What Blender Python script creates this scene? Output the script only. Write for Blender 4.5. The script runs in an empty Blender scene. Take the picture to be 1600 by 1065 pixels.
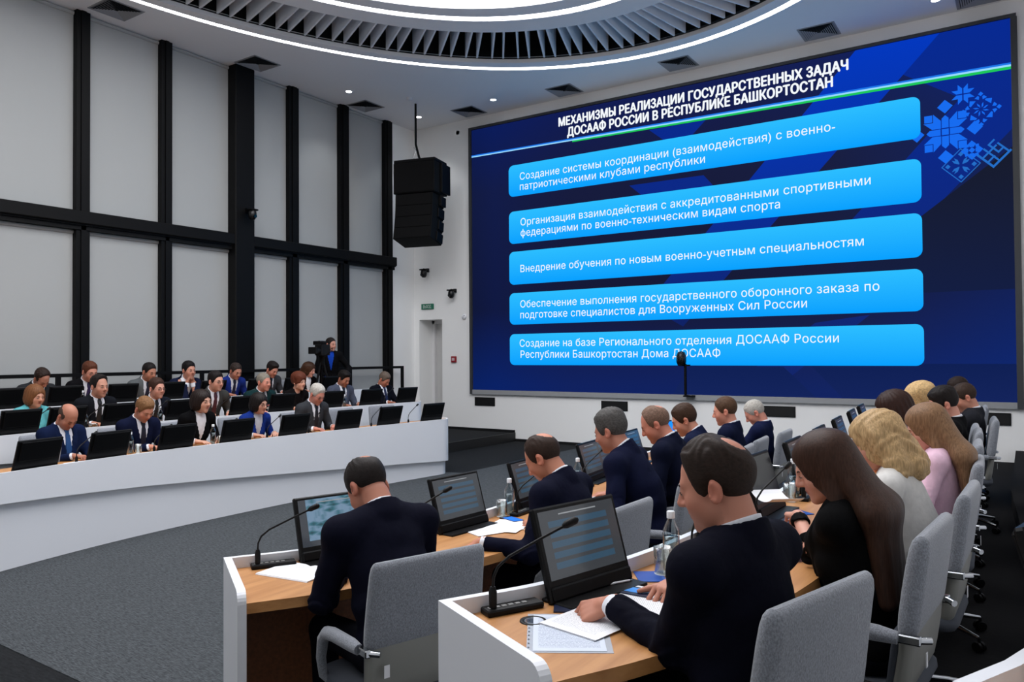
import bpy, math, random
import numpy as np
from mathutils import Vector, Matrix

SC = bpy.context.scene
COL = SC.collection
random.seed(7); rng = np.random.default_rng(5)

# ------------------------------------------------------------------ camera, world, exposure
CX, CY, FPX, CAM_H = 800.0, 532.5, 1205.0, 1.72
_v1 = np.array([-1803, 34.5, FPX]); _v2 = np.array([806, 16.5, FPX])
AX = -_v1 / np.linalg.norm(_v1); AY = _v2 / np.linalg.norm(_v2)
AY = AY - AX * (AY @ AX); AY /= np.linalg.norm(AY)
AZ = np.cross(AX, AY)
if AZ[1] > 0: AZ = -AZ
CAM_M = np.stack([AX, AY, AZ])              # world = CAM_M @ (right, down, forward)
CAM_P = np.array([0.0, 0.0, CAM_H])

cam_data = bpy.data.cameras.new('camera')
cam_data.sensor_width = 36.0
cam_data.lens = FPX / 1600 * 36.0
cam_data.clip_start = 0.05
cam = bpy.data.objects.new('camera', cam_data)
COL.objects.link(cam)
_r, _u, _f = CAM_M[:, 0], -CAM_M[:, 1], CAM_M[:, 2]
cam.matrix_world = Matrix(((_r[0], _u[0], -_f[0], CAM_P[0]), (_r[1], _u[1], -_f[1], CAM_P[1]),
                           (_r[2], _u[2], -_f[2], CAM_P[2]), (0, 0, 0, 1)))
SC.camera = cam

world = bpy.data.worlds.new('world'); SC.world = world; world.use_nodes = True
world.node_tree.nodes['Background'].inputs[0].default_value = (0.55, 0.62, 0.75, 1)
world.node_tree.nodes['Background'].inputs[1].default_value = 0.05
SC.view_settings.view_transform = 'Standard'
SC.view_settings.look = 'None'
SC.view_settings.gamma = 1.0
SC.view_settings.use_curve_mapping = False
SC.view_settings.exposure = 0.0
SC.cycles.max_bounces = 8
SC.cycles.diffuse_bounces = 4
SC.cycles.glossy_bounces = 3
SC.cycles.transmission_bounces = 6
SC.cycles.transparent_max_bounces = 8
SC.cycles.sample_clamp_indirect = 4.0
SC.cycles.caustics_reflective = False
SC.cycles.caustics_refractive = False

PANEL_L = 5.2      # brightness of the oval luminous ceiling
LED_L = 11.0         # brightness of the light strips
SPOT_W = 35.0       # watts of one recessed downlight

# room
WX, SY, CZ = -11.2, 12.9, 6.68            # window wall plane, screen wall plane, ceiling height
RX, BY = 2.4, -3.6                        # right wall, back wall
T2, T3 = 0.17, 0.34                       # floor heights of the raised tiers

def ray(px, py):
    return CAM_M @ np.array([(px - CX) / FPX, (py - CY) / FPX, 1.0])
def on_plane(px, py, axis, val):
    r = ray(px, py)
    return CAM_P + r * ((val - CAM_P[axis]) / r[axis])

# ------------------------------------------------------------------ materials
def lin(c):
    c = np.array(c[:3], float) / 255.0
    return tuple(np.where(c <= 0.04045, c / 12.92, ((c + 0.055) / 1.055) ** 2.4)) + (1.0,)

_M = {}
def mat(name, rgb, rough=0.6, metal=0.0, bump=None, var=0.0, emit=0.0, trans=0.0, ior=1.45, spec=0.5, coat=0.0, alpha=1.0, attr=False, sheen=0.0):
    """rgb in sRGB 0-255; bump = (scale xyz, strength, distance)"""
    if name in _M: return _M[name]
    m = bpy.data.materials.new(name); m.use_nodes = True
    nt = m.node_tree; b = nt.nodes['Principled BSDF']
    col = lin(rgb)
    b.inputs['Base Color'].default_value = col
    b.inputs['Roughness'].default_value = rough
    b.inputs['Metallic'].default_value = metal
    b.inputs['IOR'].default_value = ior
    b.inputs['Specular IOR Level'].default_value = spec
    b.inputs['Transmission Weight'].default_value = trans
    b.inputs['Coat Weight'].default_value = coat
    b.inputs['Alpha'].default_value = alpha
    if sheen: b.inputs['Sheen Weight'].default_value = sheen
    if emit:
        b.inputs['Emission Color'].default_value = col
        b.inputs['Emission Strength'].default_value = emit
    src = None
    if attr:
        a = nt.nodes.new('ShaderNodeAttribute'); a.attribute_name = 'tint'
        nt.links.new(a.outputs['Color'], b.inputs['Base Color'])
    if bump or var:
        tc = nt.nodes.new('ShaderNodeTexCoord'); mp = nt.nodes.new('ShaderNodeMapping')
        nt.links.new(tc.outputs['Object'], mp.inputs[0])
        mp.inputs['Scale'].default_value = bump[0] if bump else (60, 60, 60)
        nz = nt.nodes.new('ShaderNodeTexNoise'); nz.inputs['Scale'].default_value = 1.0
        nz.inputs['Detail'].default_value = 3.0
        nt.links.new(mp.outputs[0], nz.inputs['Vector'])
        if bump:
            bp = nt.nodes.new('ShaderNodeBump'); bp.inputs['Strength'].default_value = bump[1]
            bp.inputs['Distance'].default_value = bump[2]
            nt.links.new(nz.outputs[0], bp.inputs['Height']); nt.links.new(bp.outputs[0], b.inputs['Normal'])
        if var and not attr:
            mx = nt.nodes.new('ShaderNodeMix'); mx.data_type = 'RGBA'
            cr = nt.nodes.new('ShaderNodeMapRange'); cr.inputs[1].default_value = 0.3; cr.inputs[2].default_value = 0.7
            nt.links.new(nz.outputs[0], cr.inputs[0]); nt.links.new(cr.outputs[0], mx.inputs[0])
            mx.inputs[6].default_value = tuple(c * (1 - var) for c in col[:3]) + (1,)
            mx.inputs[7].default_value = tuple(min(1, c * (1 + var)) for c in col[:3]) + (1,)
            nt.links.new(mx.outputs[2], b.inputs['Base Color'])
    _M[name] = m
    return m

def glow(name, rgb, strength):
    if name in _M: return _M[name]
    m = bpy.data.materials.new(name); m.use_nodes = True
    nt = m.node_tree; nt.nodes.clear()
    e = nt.nodes.new('ShaderNodeEmission'); o = nt.nodes.new('ShaderNodeOutputMaterial')
    e.inputs[0].default_value = lin(rgb); e.inputs[1].default_value = strength
    nt.links.new(e.outputs[0], o.inputs[0])
    _M[name] = m
    return m

# ------------------------------------------------------------------ mesh helpers
def mesh_np(name, v, faces, smooth=False):
    """v (n,3); faces: (m,4) int array or list of tuples"""
    me = bpy.data.meshes.new(name)
    if isinstance(faces, np.ndarray) and faces.ndim == 2:
        m, k = faces.shape
        me.vertices.add(len(v)); me.vertices.foreach_set('co', np.asarray(v, np.float32).ravel())
        me.loops.add(m * k); me.loops.foreach_set('vertex_index', faces.astype(np.int32).ravel())
        me.polygons.add(m); me.polygons.foreach_set('loop_start', np.arange(m, dtype=np.int32) * k)
        me.update(calc_edges=True)
    else:
        me.from_pydata([tuple(p) for p in v], [], faces); me.update()
    if smooth:
        me.polygons.foreach_set('use_smooth', np.ones(len(me.polygons), bool))
    return me

class MB:
    """collects boxes, tubes, lofts, prisms; build() links them as one mesh object"""
    def __init__(s): s.v = []; s.f = []; s.sm = []
    def add(s, v, f, smooth=False):
        o = len(s.v); s.v += [tuple(map(float, p)) for p in v]
        s.f += [tuple(i + o for i in q) for q in f]; s.sm += [smooth] * len(f); return s
    def box(s, a, b, bev=0.0, M=None):
        (x0, y0, z0), (x1, y1, z1) = a, b
        if bev <= 0:
            v = [(x0, y0, z0), (x1, y0, z0), (x1, y1, z0), (x0, y1, z0), (x0, y0, z1), (x1, y0, z1), (x1, y1, z1), (x0, y1, z1)]
            f = [(3, 2, 1, 0), (4, 5, 6, 7), (0, 1, 5, 4), (1, 2, 6, 5), (2, 3, 7, 6), (3, 0, 4, 7)]
        else:
            v = []; e = bev
            def ring(z, i):
                return [(x0 + e + i * -e, y0 + e, z), (x0 + e, y0 + e - i * e, z), (x1 - e, y0 + e - i * e, z), (x1 - e + i * e, y0 + e, z),
                        (x1 - e + i * e, y1 - e, z), (x1 - e, y1 - e + i * e, z), (x0 + e, y1 - e + i * e, z), (x0 + e - i * e, y1 - e, z)]
            v = ring(z0, .3) + ring(z0 + e, 1) + ring(z1 - e, 1) + ring(z1, .3)
            f = [tuple(range(7, -1, -1)), tuple(range(24, 32))]
            for k in range(3):
                for i in range(8):
                    j = (i + 1) % 8; f.append((k * 8 + i, k * 8 + j, k * 8 + 8 + j, k * 8 + 8 + i))
        if M is not None: v = [tuple(M @ Vector(p)) for p in v]
        return s.add(v, f)
    def loft(s, rings, cap=True, smooth=True, closed=True):
        n = len(rings[0]); v = [p for r in rings for p in r]; f = []
        for k in range(len(rings) - 1):
            for i in range(n if closed else n - 1):
                j = (i + 1) % n; f.append((k * n + i, k * n + j, (k + 1) * n + j, (k + 1) * n + i))
        s.add(v, f, smooth)
        if cap:
            s.add(rings[0], [tuple(range(n - 1, -1, -1))]); s.add(rings[-1], [tuple(range(n))])
        return s
    def tube(s, pts, r, n=8, cap=True):
        pts = [Vector(p) for p in pts]; R = r if hasattr(r, '__len__') else [r] * len(pts)
        rings = []; up = None
        for i, p in enumerate(pts):
            t = (pts[min(i + 1, len(pts) - 1)] - pts[max(i - 1, 0)]).normalized()
            if up is None: up = Vector((0, 0, 1)) if abs(t.z) < .9 else Vector((1, 0, 0))
            a = t.cross(up).normalized(); b = a.cross(t).normalized(); up = b
            rings.append([tuple(p + (a * math.cos(2 * math.pi * k / n) + b * math.sin(2 * math.pi * k / n)) * R[i]) for k in range(n)])
        return s.loft(rings, cap)
    def lathe(s, prof, n=16, c=(0, 0, 0), cap=True):
        rings = [[(c[0] + r * math.cos(2 * math.pi * k / n), c[1] + r * math.sin(2 * math.pi * k / n), c[2] + z) for k in range(n)] for r, z in prof]
        return s.loft(rings, cap)
    def prism(s, poly, z0, z1):
        n = len(poly); v = [(x, y, z0) for x, y in poly] + [(x, y, z1) for x, y in poly]
        f = [tuple(range(n - 1, -1, -1)), tuple(range(n, 2 * n))] + [(i, (i + 1) % n, n + (i + 1) % n, n + i) for i in range(n)]
        return s.add(v, f)
    def build(s, name, m, parent=None, **kw):
        me = bpy.data.meshes.new(name); me.from_pydata(s.v, [], s.f); me.update()
        me.polygons.foreach_set('use_smooth', np.array(s.sm, bool))
        return link(name, me, m, parent, **kw)

def link(name, me, m, parent=None, label=None, cat=None, group=None, kind=None, loc=None, rz=None):
    o = bpy.data.objects.new(name, me); COL.objects.link(o)
    if m is not None:
        me.materials.clear(); me.materials.append(m)
    if parent is not None: o.parent = parent
    if loc is not None: o.location = loc
    if rz is not None: o.rotation_euler = (0, 0, rz)
    return tag(o, label, cat, group, kind)

def tag(o, label=None, cat=None, group=None, kind=None):
    if label: o['label'] = label
    if cat: o['category'] = cat
    if group: o['group'] = group
    if kind: o['kind'] = kind
    return o

def thing(name, label, cat, loc=(0, 0, 0), rz=0.0, group=None, kind=None):
    o = bpy.data.objects.new(name, None); COL.objects.link(o)
    o.empty_display_size = .1; o.location = loc; o.rotation_euler = (0, 0, rz)
    return tag(o, label, cat, group, kind)

def children_of(o): return [c for c in bpy.data.objects if c.parent is o]
_kids = {}
def copy_tree(o, parent=None, top=True):
    c = o.copy(); COL.objects.link(c)
    if parent is not None: c.parent = parent
    if o.name not in _kids: _kids[o.name] = children_of(o)
    for ch in _kids[o.name]: copy_tree(ch, c, False)
    return c
def repeat(proto, used, label, loc, rz=0.0, group=None, scale=None):
    """first use moves the prototype itself, later uses copy it with its parts"""
    o = proto if proto.name not in used else copy_tree(proto)
    used.add(proto.name)
    o.location = loc; o.rotation_euler = (0, 0, rz); o['label'] = label
    if group: o['group'] = group
    if scale: o.scale = (scale,) * 3
    return o
USED = set()
def struct(name, mb, m): return mb.build(name, m, kind='structure')
# ------------------------------------------------------------------ surfaces
def carpet(name, a, b, sx=14, sy=60, rz=0.0):
    m = bpy.data.materials.new(name); m.use_nodes = True; nt = m.node_tree; p = nt.nodes['Principled BSDF']
    p.inputs['Roughness'].default_value = 0.95; p.inputs['Specular IOR Level'].default_value = 0.15
    tc = nt.nodes.new('ShaderNodeTexCoord'); mp = nt.nodes.new('ShaderNodeMapping')
    mp.inputs['Scale'].default_value = (sx, sy, 30); mp.inputs['Rotation'].default_value = (0, 0, rz)
    nz = nt.nodes.new('ShaderNodeTexNoise'); nz.inputs['Scale'].default_value = 1; nz.inputs['Detail'].default_value = 6
    nz.inputs['Roughness'].default_value = .75
    cr = nt.nodes.new('ShaderNodeValToRGB'); cr.color_ramp.elements[0].position = .32; cr.color_ramp.elements[1].position = .66
    cr.color_ramp.elements[0].color = lin(a); cr.color_ramp.elements[1].color = lin(b)
    bp = nt.nodes.new('ShaderNodeBump'); bp.inputs['Strength'].default_value = .5; bp.inputs['Distance'].default_value = .004
    L = nt.links.new
    L(tc.outputs['Object'], mp.inputs[0]); L(mp.outputs[0], nz.inputs['Vector']); L(nz.outputs[0], cr.inputs[0])
    L(cr.outputs[0], p.inputs['Base Color']); L(nz.outputs[0], bp.inputs['Height']); L(bp.outputs[0], p.inputs['Normal'])
    return m

M_WALL = mat('wall_paint', (246, 246, 244), .75, bump=((90, 90, 90), .08, .002))
M_CEIL = mat('ceiling_paint', (242, 242, 243), .8)
M_WHITE = mat('white_laminate', (226, 228, 232), .38)
M_BLACK = mat('black_metal', (7, 7, 8), .55, spec=.18)
M_BLIND = mat('blind_fabric', (167, 169, 168), .85, bump=((260, 260, 260), .15, .001), var=.03)
M_CARPET = carpet('carpet_grey_blue', (30, 33, 35), (84, 88, 91), 22, 130, .5)
M_CARPET_DK = carpet('carpet_charcoal', (12, 13, 14), (34, 36, 38))
M_CARPET_BK = carpet('carpet_black', (7, 7, 8), (20, 20, 22))

struct('floor', MB().box((WX - .3, BY, -.12), (RX, SY + .8, 0)), M_CARPET_DK)
inlay = struct('floor_inlay', MB().prism([(-7.3, 2.2), (-2.2, 2.12), (-2.2, 12.6), (-6.9, 12.6), (-6.9, 9.0), (-7.3, 8.9)], 0.0, .004), M_CARPET)
# screen wall with the door opening
sw = MB()
sw.box((WX - .3, SY, 0), (-11.06, SY + .7, CZ)); sw.box((-11.06, SY, 2.5), (-10.42, SY + .7, CZ)); sw.box((-10.42, SY, 0), (RX, SY + .7, CZ))
struct('wall_front', sw, M_WALL)
struct('wall_left', MB().box((WX - .3, BY, 0), (WX - .1, SY, CZ)).box((WX - .1, 12.16, 0), (WX, SY, CZ)), M_WALL)
struct('wall_right', MB().box((RX, BY, 0), (RX + .2, SY, CZ)), M_WALL)
struct('wall_back', MB().box((WX - .3, BY - .2, 0), (RX, BY, CZ)), M_WALL)
M_SKIRT = mat('black_skirting', (14, 14, 15), .5)
struct('baseboard_front', MB().box((-10.4, SY - .02, 0), (RX, SY, .05)).box((-10.4, SY - .02, T2), (-8.56, SY, T2 + .05)), M_SKIRT)
# door in its recess
struct('door_1', MB().box((-11.03, SY + .52, T2), (-10.44, SY + .57, 2.46)), mat('door_paint', (214, 213, 211), .5))
df = MB().box((-11.06, SY + .44, T2), (-10.99, SY + .53, 2.5)).box((-10.48, SY + .44, T2), (-10.42, SY + .53, 2.5)).box((-11.06, SY + .44, 2.43), (-10.42, SY + .53, 2.5))
struct('trim_1', df, mat('door_frame_paint', (226, 226, 226), .4))
dh = MB().tube([(-10.53, SY + .52, 1.25), (-10.53, SY + .46, 1.25), (-10.65, SY + .46, 1.25)], .012)
dh.build('door_handle', mat('chrome', (200, 203, 206), .15, 1.0), bpy.data.objects['door_1'])

# window wall: dark mullions, pillar and transom, one fabric blind per bay
MUL = [(0.05, 5.634 - 3.3), (0, 5.634)]
mull = [(1.95, 2.14), (3.72, 3.90), (5.62, 5.81), (6.91, 7.09), (9.41, 9.63), (10.67, 10.90), (11.94, 12.16)]
mull = [(-3.4, -3.2), (-1.6, -1.4), (.2, .38)] + mull
for i, (a, b) in enumerate(mull):
    mb = MB().box((WX - .1, a, 0), (WX + .05, b, CZ)).box((WX + .05, a + .06, 0), (WX + .07, b - .06, CZ))
    struct('trim_%d' % (i + 2), mb, M_BLACK)
struct('pillar', MB().box((WX - .1, 8.18, 0), (WX + .16, 8.57, CZ), .015), M_BLACK)
tb = MB().box((WX - .1, BY, 3.62), (WX + .14, 12.2, 3.80), .012).box((WX - .1, BY, 3.54), (WX + .07, 12.2, 3.60)).box((WX + .0, BY, 3.60), (WX + .10, 12.2, 3.625))
struct('trim_30', tb, M_BLACK)
bays = [(-3.2, -1.6), (-1.4, .2), (.38, 1.95), (2.14, 3.72), (3.90, 5.62), (5.81, 6.91), (7.09, 8.18), (8.57, 9.41), (9.63, 10.67), (10.90, 11.94)]
ORD = ['tenth', 'ninth', 'eighth', 'seventh', 'sixth', 'fifth', 'fourth', 'third', 'second', 'first']
M_RAIL = mat('blind_rail', (60, 62, 64), .4, .6)
for i, (a, b) in enumerate(bays):
    if b < .3: continue
    for up in (1, 0):
        z0, z1 = (3.80, CZ) if up else (.36, 3.55)
        lab = '%s grey fabric roller blind in the %s bay from the screen corner' % ('upper' if up else 'lower', ORD[i])
        r = thing('roller_blind', lab, 'blind', (WX - .05, (a + b) / 2, z0), 0, 'roller blinds on the window wall')
        hw = (b - a) / 2 + .02
        ny = 8; rings = []
        bl = MB().box((-.006, -hw, .03), (0, hw, z1 - z0 - .02)); bl.build('fabric', M_BLIND, r)
        MB().box((-.015, -hw, 0), (.012, hw, .03)).build('bottom_bar', M_RAIL, r)
        MB().tube([(.0, -hw, z1 - z0 - .035), (.0, hw, z1 - z0 - .035)], .03, 10).build('roller', M_BLIND, r)
# guard rail along the windows on the top tier
gr = thing('guard_rail', 'black metal guard rail running along the windows behind the back row', 'railing', (WX + .22, 0, T3))
MB().box((-.02, .4, 1.12), (.02, 12.28, 1.17)).build('top_rail', M_BLACK, gr)
for y in (.6, 3.0, 5.3, 7.5, 10.75, 12.25):
    MB().box((-.02, y - .03, 0), (.02, y + .03, 1.12)).build('post', M_BLACK, gr)

# ------------------------------------------------------------------ ceiling with its oval opening
EC, EA, EB = (-4.9, 4.6), 5.42, 7.25
def oval(k, n=128, dx=0.0): return [(EC[0] + (EA * k + dx) * math.cos(2 * math.pi * i / n), EC[1] + (EB * k + dx) * math.sin(2 * math.pi * i / n)) for i in range(n)]
def annulus(mb, k0, k1, z0, z1=None, flip=False):
    z1 = z0 if z1 is None else z1
    a, b = oval(k0), oval(k1); n = len(a)
    v = [(x, y, z0) for x, y in a] + [(x, y, z1) for x, y in b]
    f = [(i, (i + 1) % n, n + (i + 1) % n, n + i) for i in range(n)]
    if flip: f = [q[::-1] for q in f]
    return mb.add(v, f, True)
# flat ceiling outside the oval
K_LED, K_DARK, K_IN, K_LED2, K_LIGHT = 1.0, .960, .775, .705, .655
cm = MB()
n = 128; ov = oval(K_LED + .0085); rim = []
for x, y in ov:
    dx, dy = x - EC[0], y - EC[1]
    s = min(((RX if dx > 0 else WX - .3) - EC[0]) / dx if abs(dx) > 1e-6 else 9e9, ((SY if dy > 0 else BY) - EC[1]) / dy if abs(dy) > 1e-6 else 9e9)
    rim.append((EC[0] + dx * s, EC[1] + dy * s))
for cx_, cy_ in ((RX, SY), (RX, BY), (WX - .3, SY), (WX - .3, BY)):       # snap the nearest rim point to each corner
    j = min(range(n), key=lambda i: (rim[i][0] - cx_) ** 2 + (rim[i][1] - cy_) ** 2); rim[j] = (cx_, cy_)
cm.add([(x, y, CZ) for x, y in ov] + [(x, y, CZ) for x, y in rim], [(i, n + i, n + (i + 1) % n, (i + 1) % n) for i in range(n)])
annulus(cm, K_LED + .0085, K_LED + .0085, CZ, CZ + .06)
annulus(cm, K_LED - .0085, K_DARK, CZ, CZ)                                  # band between strip and baffles
annulus(cm, K_LED - .0085, K_LED - .0085, CZ, CZ + .06)
annulus(cm, K_DARK, K_DARK, CZ, CZ + .10)
annulus(cm, K_IN, K_LED2 + .0105, CZ)                                       # inner floating ring
annulus(cm, K_LED2 - .0105, K_LIGHT, CZ)
annulus(cm, K_IN, K_IN, CZ, CZ + .55)
annulus(cm, K_LED2 + .0105, K_LED2 + .0105, CZ, CZ + .06)
annulus(cm, K_LED2 - .0105, K_LED2 - .0105, CZ, CZ + .06)
annulus(cm, K_LIGHT, K_LIGHT, CZ, CZ + .12)
struct('ceiling', cm, M_CEIL)
rc = MB(); annulus(rc, K_DARK + .0, K_DARK + .03, CZ + .10, CZ + .9); annulus(rc, K_DARK + .03, K_IN - .02, CZ + .9)
annulus(rc, K_LED + .05, K_LED - .05, CZ + .065); annulus(rc, K_LED2 + .03, K_LED2 - .03, CZ + .065)
struct('ceiling_void', rc, mat('void_black', (12, 12, 13), .9))
struct('roof', MB().box((WX - .3, BY, CZ + 1.0), (RX, SY + .7, CZ + 1.1)), mat('void_black', (12, 12, 13), .9))

for k, nm, lab in ((K_LED, 'outer', 'long thin glowing light strip tracing the outer oval of the ceiling'), (K_LED2, 'inner', 'shorter glowing light strip tracing the inner oval of the ceiling')):
    mb = MB(); annulus(mb, k + .008, k - .008, CZ + .02)
    mb.build('light_strip', glow('strip_glow', (250, 250, 255), LED_L), label=lab, cat='light')
mb = MB(); a = oval(K_LIGHT); mb.add([(x, y, CZ + .1) for x, y in a], [tuple(range(len(a)))])
mb.build('oval_ceiling_light', glow('panel_glow', (250, 250, 254), PANEL_L), label='large oval luminous panel at the centre of the ceiling', cat='ceiling light')

# radial baffles in pairs
bf = thing('ceiling_baffles', 'oval crown of thin grey radial baffles hanging round the ceiling light', 'ceiling baffles', (EC[0], EC[1], CZ), kind='thing')
M_BAF = mat('baffle_grey', (236, 237, 240), .6)
NB = 86; rest = MB(); vis = 0
# even spacing along the outer oval, each plate square to the curve
ths = np.linspace(0, 2 * math.pi, 4001); ex, ey = EA * K_DARK * np.cos(ths), EB * K_DARK * np.sin(ths)
arc = np.concatenate([[0], np.cumsum(np.hypot(np.diff(ex), np.diff(ey)))])
fins = []
for i in range(NB):
    for d in (-.095, .095):
        th = float(np.interp(((i + .5) / NB * arc[-1] + d) % arc[-1], arc, ths)); fins.append(th)
fins.sort(key=lambda t: math.sin(t - .25) < .25)
for th in fins:
    c, s_ = math.cos(th), math.sin(th)
    k = K_DARK - .010
    p0 = Vector((EA * k * c, EB * k * s_, 0)); nv = Vector((-c / EA, -s_ / EB, 0)).normalized()
    A2 = (nv.x / EA) ** 2 + (nv.y / EB) ** 2; B2 = 2 * (p0.x * nv.x / EA ** 2 + p0.y * nv.y / EB ** 2); C2 = k * k - (K_IN + .002) ** 2
    ln_ = (-B2 - math.sqrt(max(0, B2 * B2 - 4 * A2 * C2))) / (2 * A2)
    p1 = p0 + nv * ln_; nrm = Vector((-nv.y, nv.x, 0)) * .014
    v = []
    for q in (p0, p1):
        for w in (-1, 1):
            v += [(q + nrm * w + Vector((0, 0, .012 if q is p1 else .05))), (q + nrm * w + Vector((0, 0, .62)))]
    f = [(0, 1, 3, 2), (4, 6, 7, 5), (0, 4, 5, 1), (2, 3, 7, 6), (0, 2, 6, 4), (1, 5, 7, 3)]
    if vis < 100: vis += 1; MB().add(v, f).build('baffle', M_BAF, bf)
    else: rest.add(v, f)
rest.build('baffle_rest', M_BAF, bf, kind='stuff')

# ceiling fittings
def downlight(x, y, lab, watts=SPOT_W):
    t = thing('downlight', lab, 'ceiling light', (x, y, CZ), 0, 'recessed downlights')
    MB().lathe([(.055, -.002), (.075, -.004), (.08, 0.0)], 20).build('trim_ring', M_WHITE, t)
    MB().lathe([(.0, -.003), (.055, -.0035)], 20, cap=False).build('lamp', glow('lamp_glow', (250, 250, 255), 14.0), t)
    ld = bpy.data.lights.new('downlight_beam', 'SPOT'); ld.energy = watts; ld.spot_size = math.radians(95); ld.spot_blend = .6
    ld.shadow_soft_size = .06; ld.color = (.93, .96, 1.0)
    lo = bpy.data.objects.new('downlight_beam', ld); COL.objects.link(lo); lo.parent = t; lo.location = (0, 0, -.02)
downlight(-10.506, 10.268, 'small round downlight over the windows beside the second ceiling vent')
downlight(-10.45, 12.2, 'small round downlight beside the loudspeaker pole')
downlight(-8.556, 12.2, 'small round downlight above the left end of the video wall')
downlight(-1.0, 12.3, 'small round downlight above the right end of the video wall')
for y in (): downlight(-10.5, y, 'small round downlight in the ceiling over the windows, %s from the screen' % {7.6: 'second', 5.0: 'third', 2.4: 'fourth'}[y])
for x, y in ((1.2, 9), (1.2, 6), (1.2, 3), (-4.9, 12.3)): downlight(x, y, 'small round downlight in the ceiling %s' % {(1.2, 9): 'over the screen end of the right bank', (1.2, 6): 'over the middle of the right bank', (1.2, 3): 'over the near end of the right bank', (-4.9, 12.3): 'above the middle of the video wall'}[(x, y)])
M_VENT = mat('vent_grey', (150, 153, 158), .5); M_VDK = mat('vent_dark', (10, 10, 11), .9)
def vent(x, y, lab):
    t = thing('ceiling_vent', lab, 'vent', (x, y, CZ), 0, 'square ceiling vents')
    s = .24
    MB().box((-s, -s, -.004), (s, s, -.001)).build('backing', M_VDK, t)
    fr = MB()
    for a, b in (((-s - .03, -s - .03), (s + .03, -s)), ((-s - .03, s), (s + .03, s + .03)), ((-s - .03, -s), (-s, s)), ((s, -s), (s + .03, s))):
        fr.box((a[0], a[1], -.008), (b[0], b[1], 0))
    fr.build('frame', M_VENT, t)
    lv = MB()
    for k in range(1, 9):
        r = s * k / 8.5
        z0, z1 = -.03 + .0, -.008
        for q in range(4):
            c, s_ = [(1, 0), (0, 1), (-1, 0), (0, -1)][q]
            def P(u, w, z): return (u * c - w * s_, u * s_ + w * c, z)
            lv.add([P(r, -r, z1), P(r, r, z1), P(r + .018, r + .018, z0 + .012), P(r + .018, -r - .018, z0 + .012)], [(0, 1, 2, 3)])
    lv.build('louvres', M_VENT, t)
for (x, y), lab in zip(((-10.72, 5.95), (-10.75, 8.4), (-10.85, 11.05), (-9.37, 12.5), (-7.15, 12.52), (-4.88, 12.48), (-2.6, 12.48), (-.5, 12.55)),
        ('square ceiling vent farthest from the screen along the windows', 'square ceiling vent above the window pillar', 'square ceiling vent above the last window bay near the corner',
         'square ceiling vent between the loudspeaker pole and the video wall', 'square ceiling vent above the left part of the video wall', 'square ceiling vent above the middle of the video wall',
         'square ceiling vent above the right part of the video wall', 'square ceiling vent at the top right end of the video wall')):
    vent(x, y, lab)
MB().lathe([(.0, -.04), (.05, -.038), (.06, 0)], 16, (0, 0, 0)).build('smoke_detector', M_WHITE, label='flat round smoke detector on the ceiling above the loudspeakers', cat='smoke detector', loc=(-9.81, 11.19, CZ))
MB().lathe([(.0, -.03), (.02, -.03), (.045, 0)], 14).build('wall_sensor', M_WHITE, label='tiny white sensor high on the wall right of the loudspeakers', cat='sensor', loc=(-9.97, SY, 6.44)).rotation_euler = (math.radians(90), 0, 0)
# ------------------------------------------------------------------ video wall
X0, X1, Z0, Z1 = -9.58, -.13, 1.01, 6.41
vw = thing('video_wall', 'giant blue video wall showing a slide with five text panels', 'video wall', (X0, SY, Z0))
def SP(x, z, d): return (x - X0, -d, z - Z0)
M_FRAME = mat('screen_frame', (58, 60, 62), .5); M_LEDGE = mat('screen_ledge', (150, 152, 154), .6)
fr = MB()
fr.box(SP(X0 - .06, Z1, .0), SP(X1 + .07, Z1 + .05, .07)).box(SP(X0 - .06, Z0 - .09, .0), SP(X0, Z1, .07)).box(SP(X1, Z0 - .09, 0), SP(X1 + .08, Z1, .07))
fr.build('frame', M_FRAME, vw)
MB().box(SP(X0, Z0 - .09, 0), SP(X1 + .08, Z0, .06)).build('ledge', M_LEDGE, vw)
# display background
m = bpy.data.materials.new('slide_background'); m.use_nodes = True; nt = m.node_tree; nt.nodes.clear()
L = nt.links.new
out = nt.nodes.new('ShaderNodeOutputMaterial'); em = nt.nodes.new('ShaderNodeEmission'); L(em.outputs[0], out.inputs[0])
tc = nt.nodes.new('ShaderNodeTexCoord'); sep = nt.nodes.new('ShaderNodeSeparateXYZ'); L(tc.outputs['Generated'], sep.inputs[0])
def math_node(op, a, b=None):
    nd = nt.nodes.new('ShaderNodeMath'); nd.operation = op
    for i, q in enumerate((a, b)):
        if q is None: continue
        if isinstance(q, (int, float)): nd.inputs[i].default_value = q
        else: L(q, nd.inputs[i])
    return nd.outputs[0]
u, w = sep.outputs[0], sep.outputs[2]
r1 = nt.nodes.new('ShaderNodeValToRGB'); L(u, r1.inputs[0])
e = r1.color_ramp.elements; e[0].color = lin((10, 22, 62)); e[0].position = 0; e[1].color = lin((18, 40, 110)); e[1].position = 1
for ps, c in ((.06, (12, 26, 78)), (.25, (22, 26, 58)), (.55, (24, 27, 56)), (.75, (26, 32, 66))):
    q = e.new(ps); q.color = lin(c)
r2 = nt.nodes.new('ShaderNodeValToRGB'); L(w, r2.inputs[0])
e = r2.color_ramp.elements; e[0].color = lin((10, 40, 120)); e[0].position = .02; e[1].color = lin((12, 30, 100)); e[1].position = 1
q = e.new(.30); q.color = lin((20, 24, 50)); q = e.new(.75); q.color = lin((24, 30, 66))
mx = nt.nodes.new('ShaderNodeMix'); mx.data_type = 'RGBA'; mx.inputs[0].default_value = .5
L(r1.outputs[0], mx.inputs[6]); L(r2.outputs[0], mx.inputs[7])
L(mx.outputs[2], em.inputs[0]); em.inputs[1].default_value = 1.0
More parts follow.
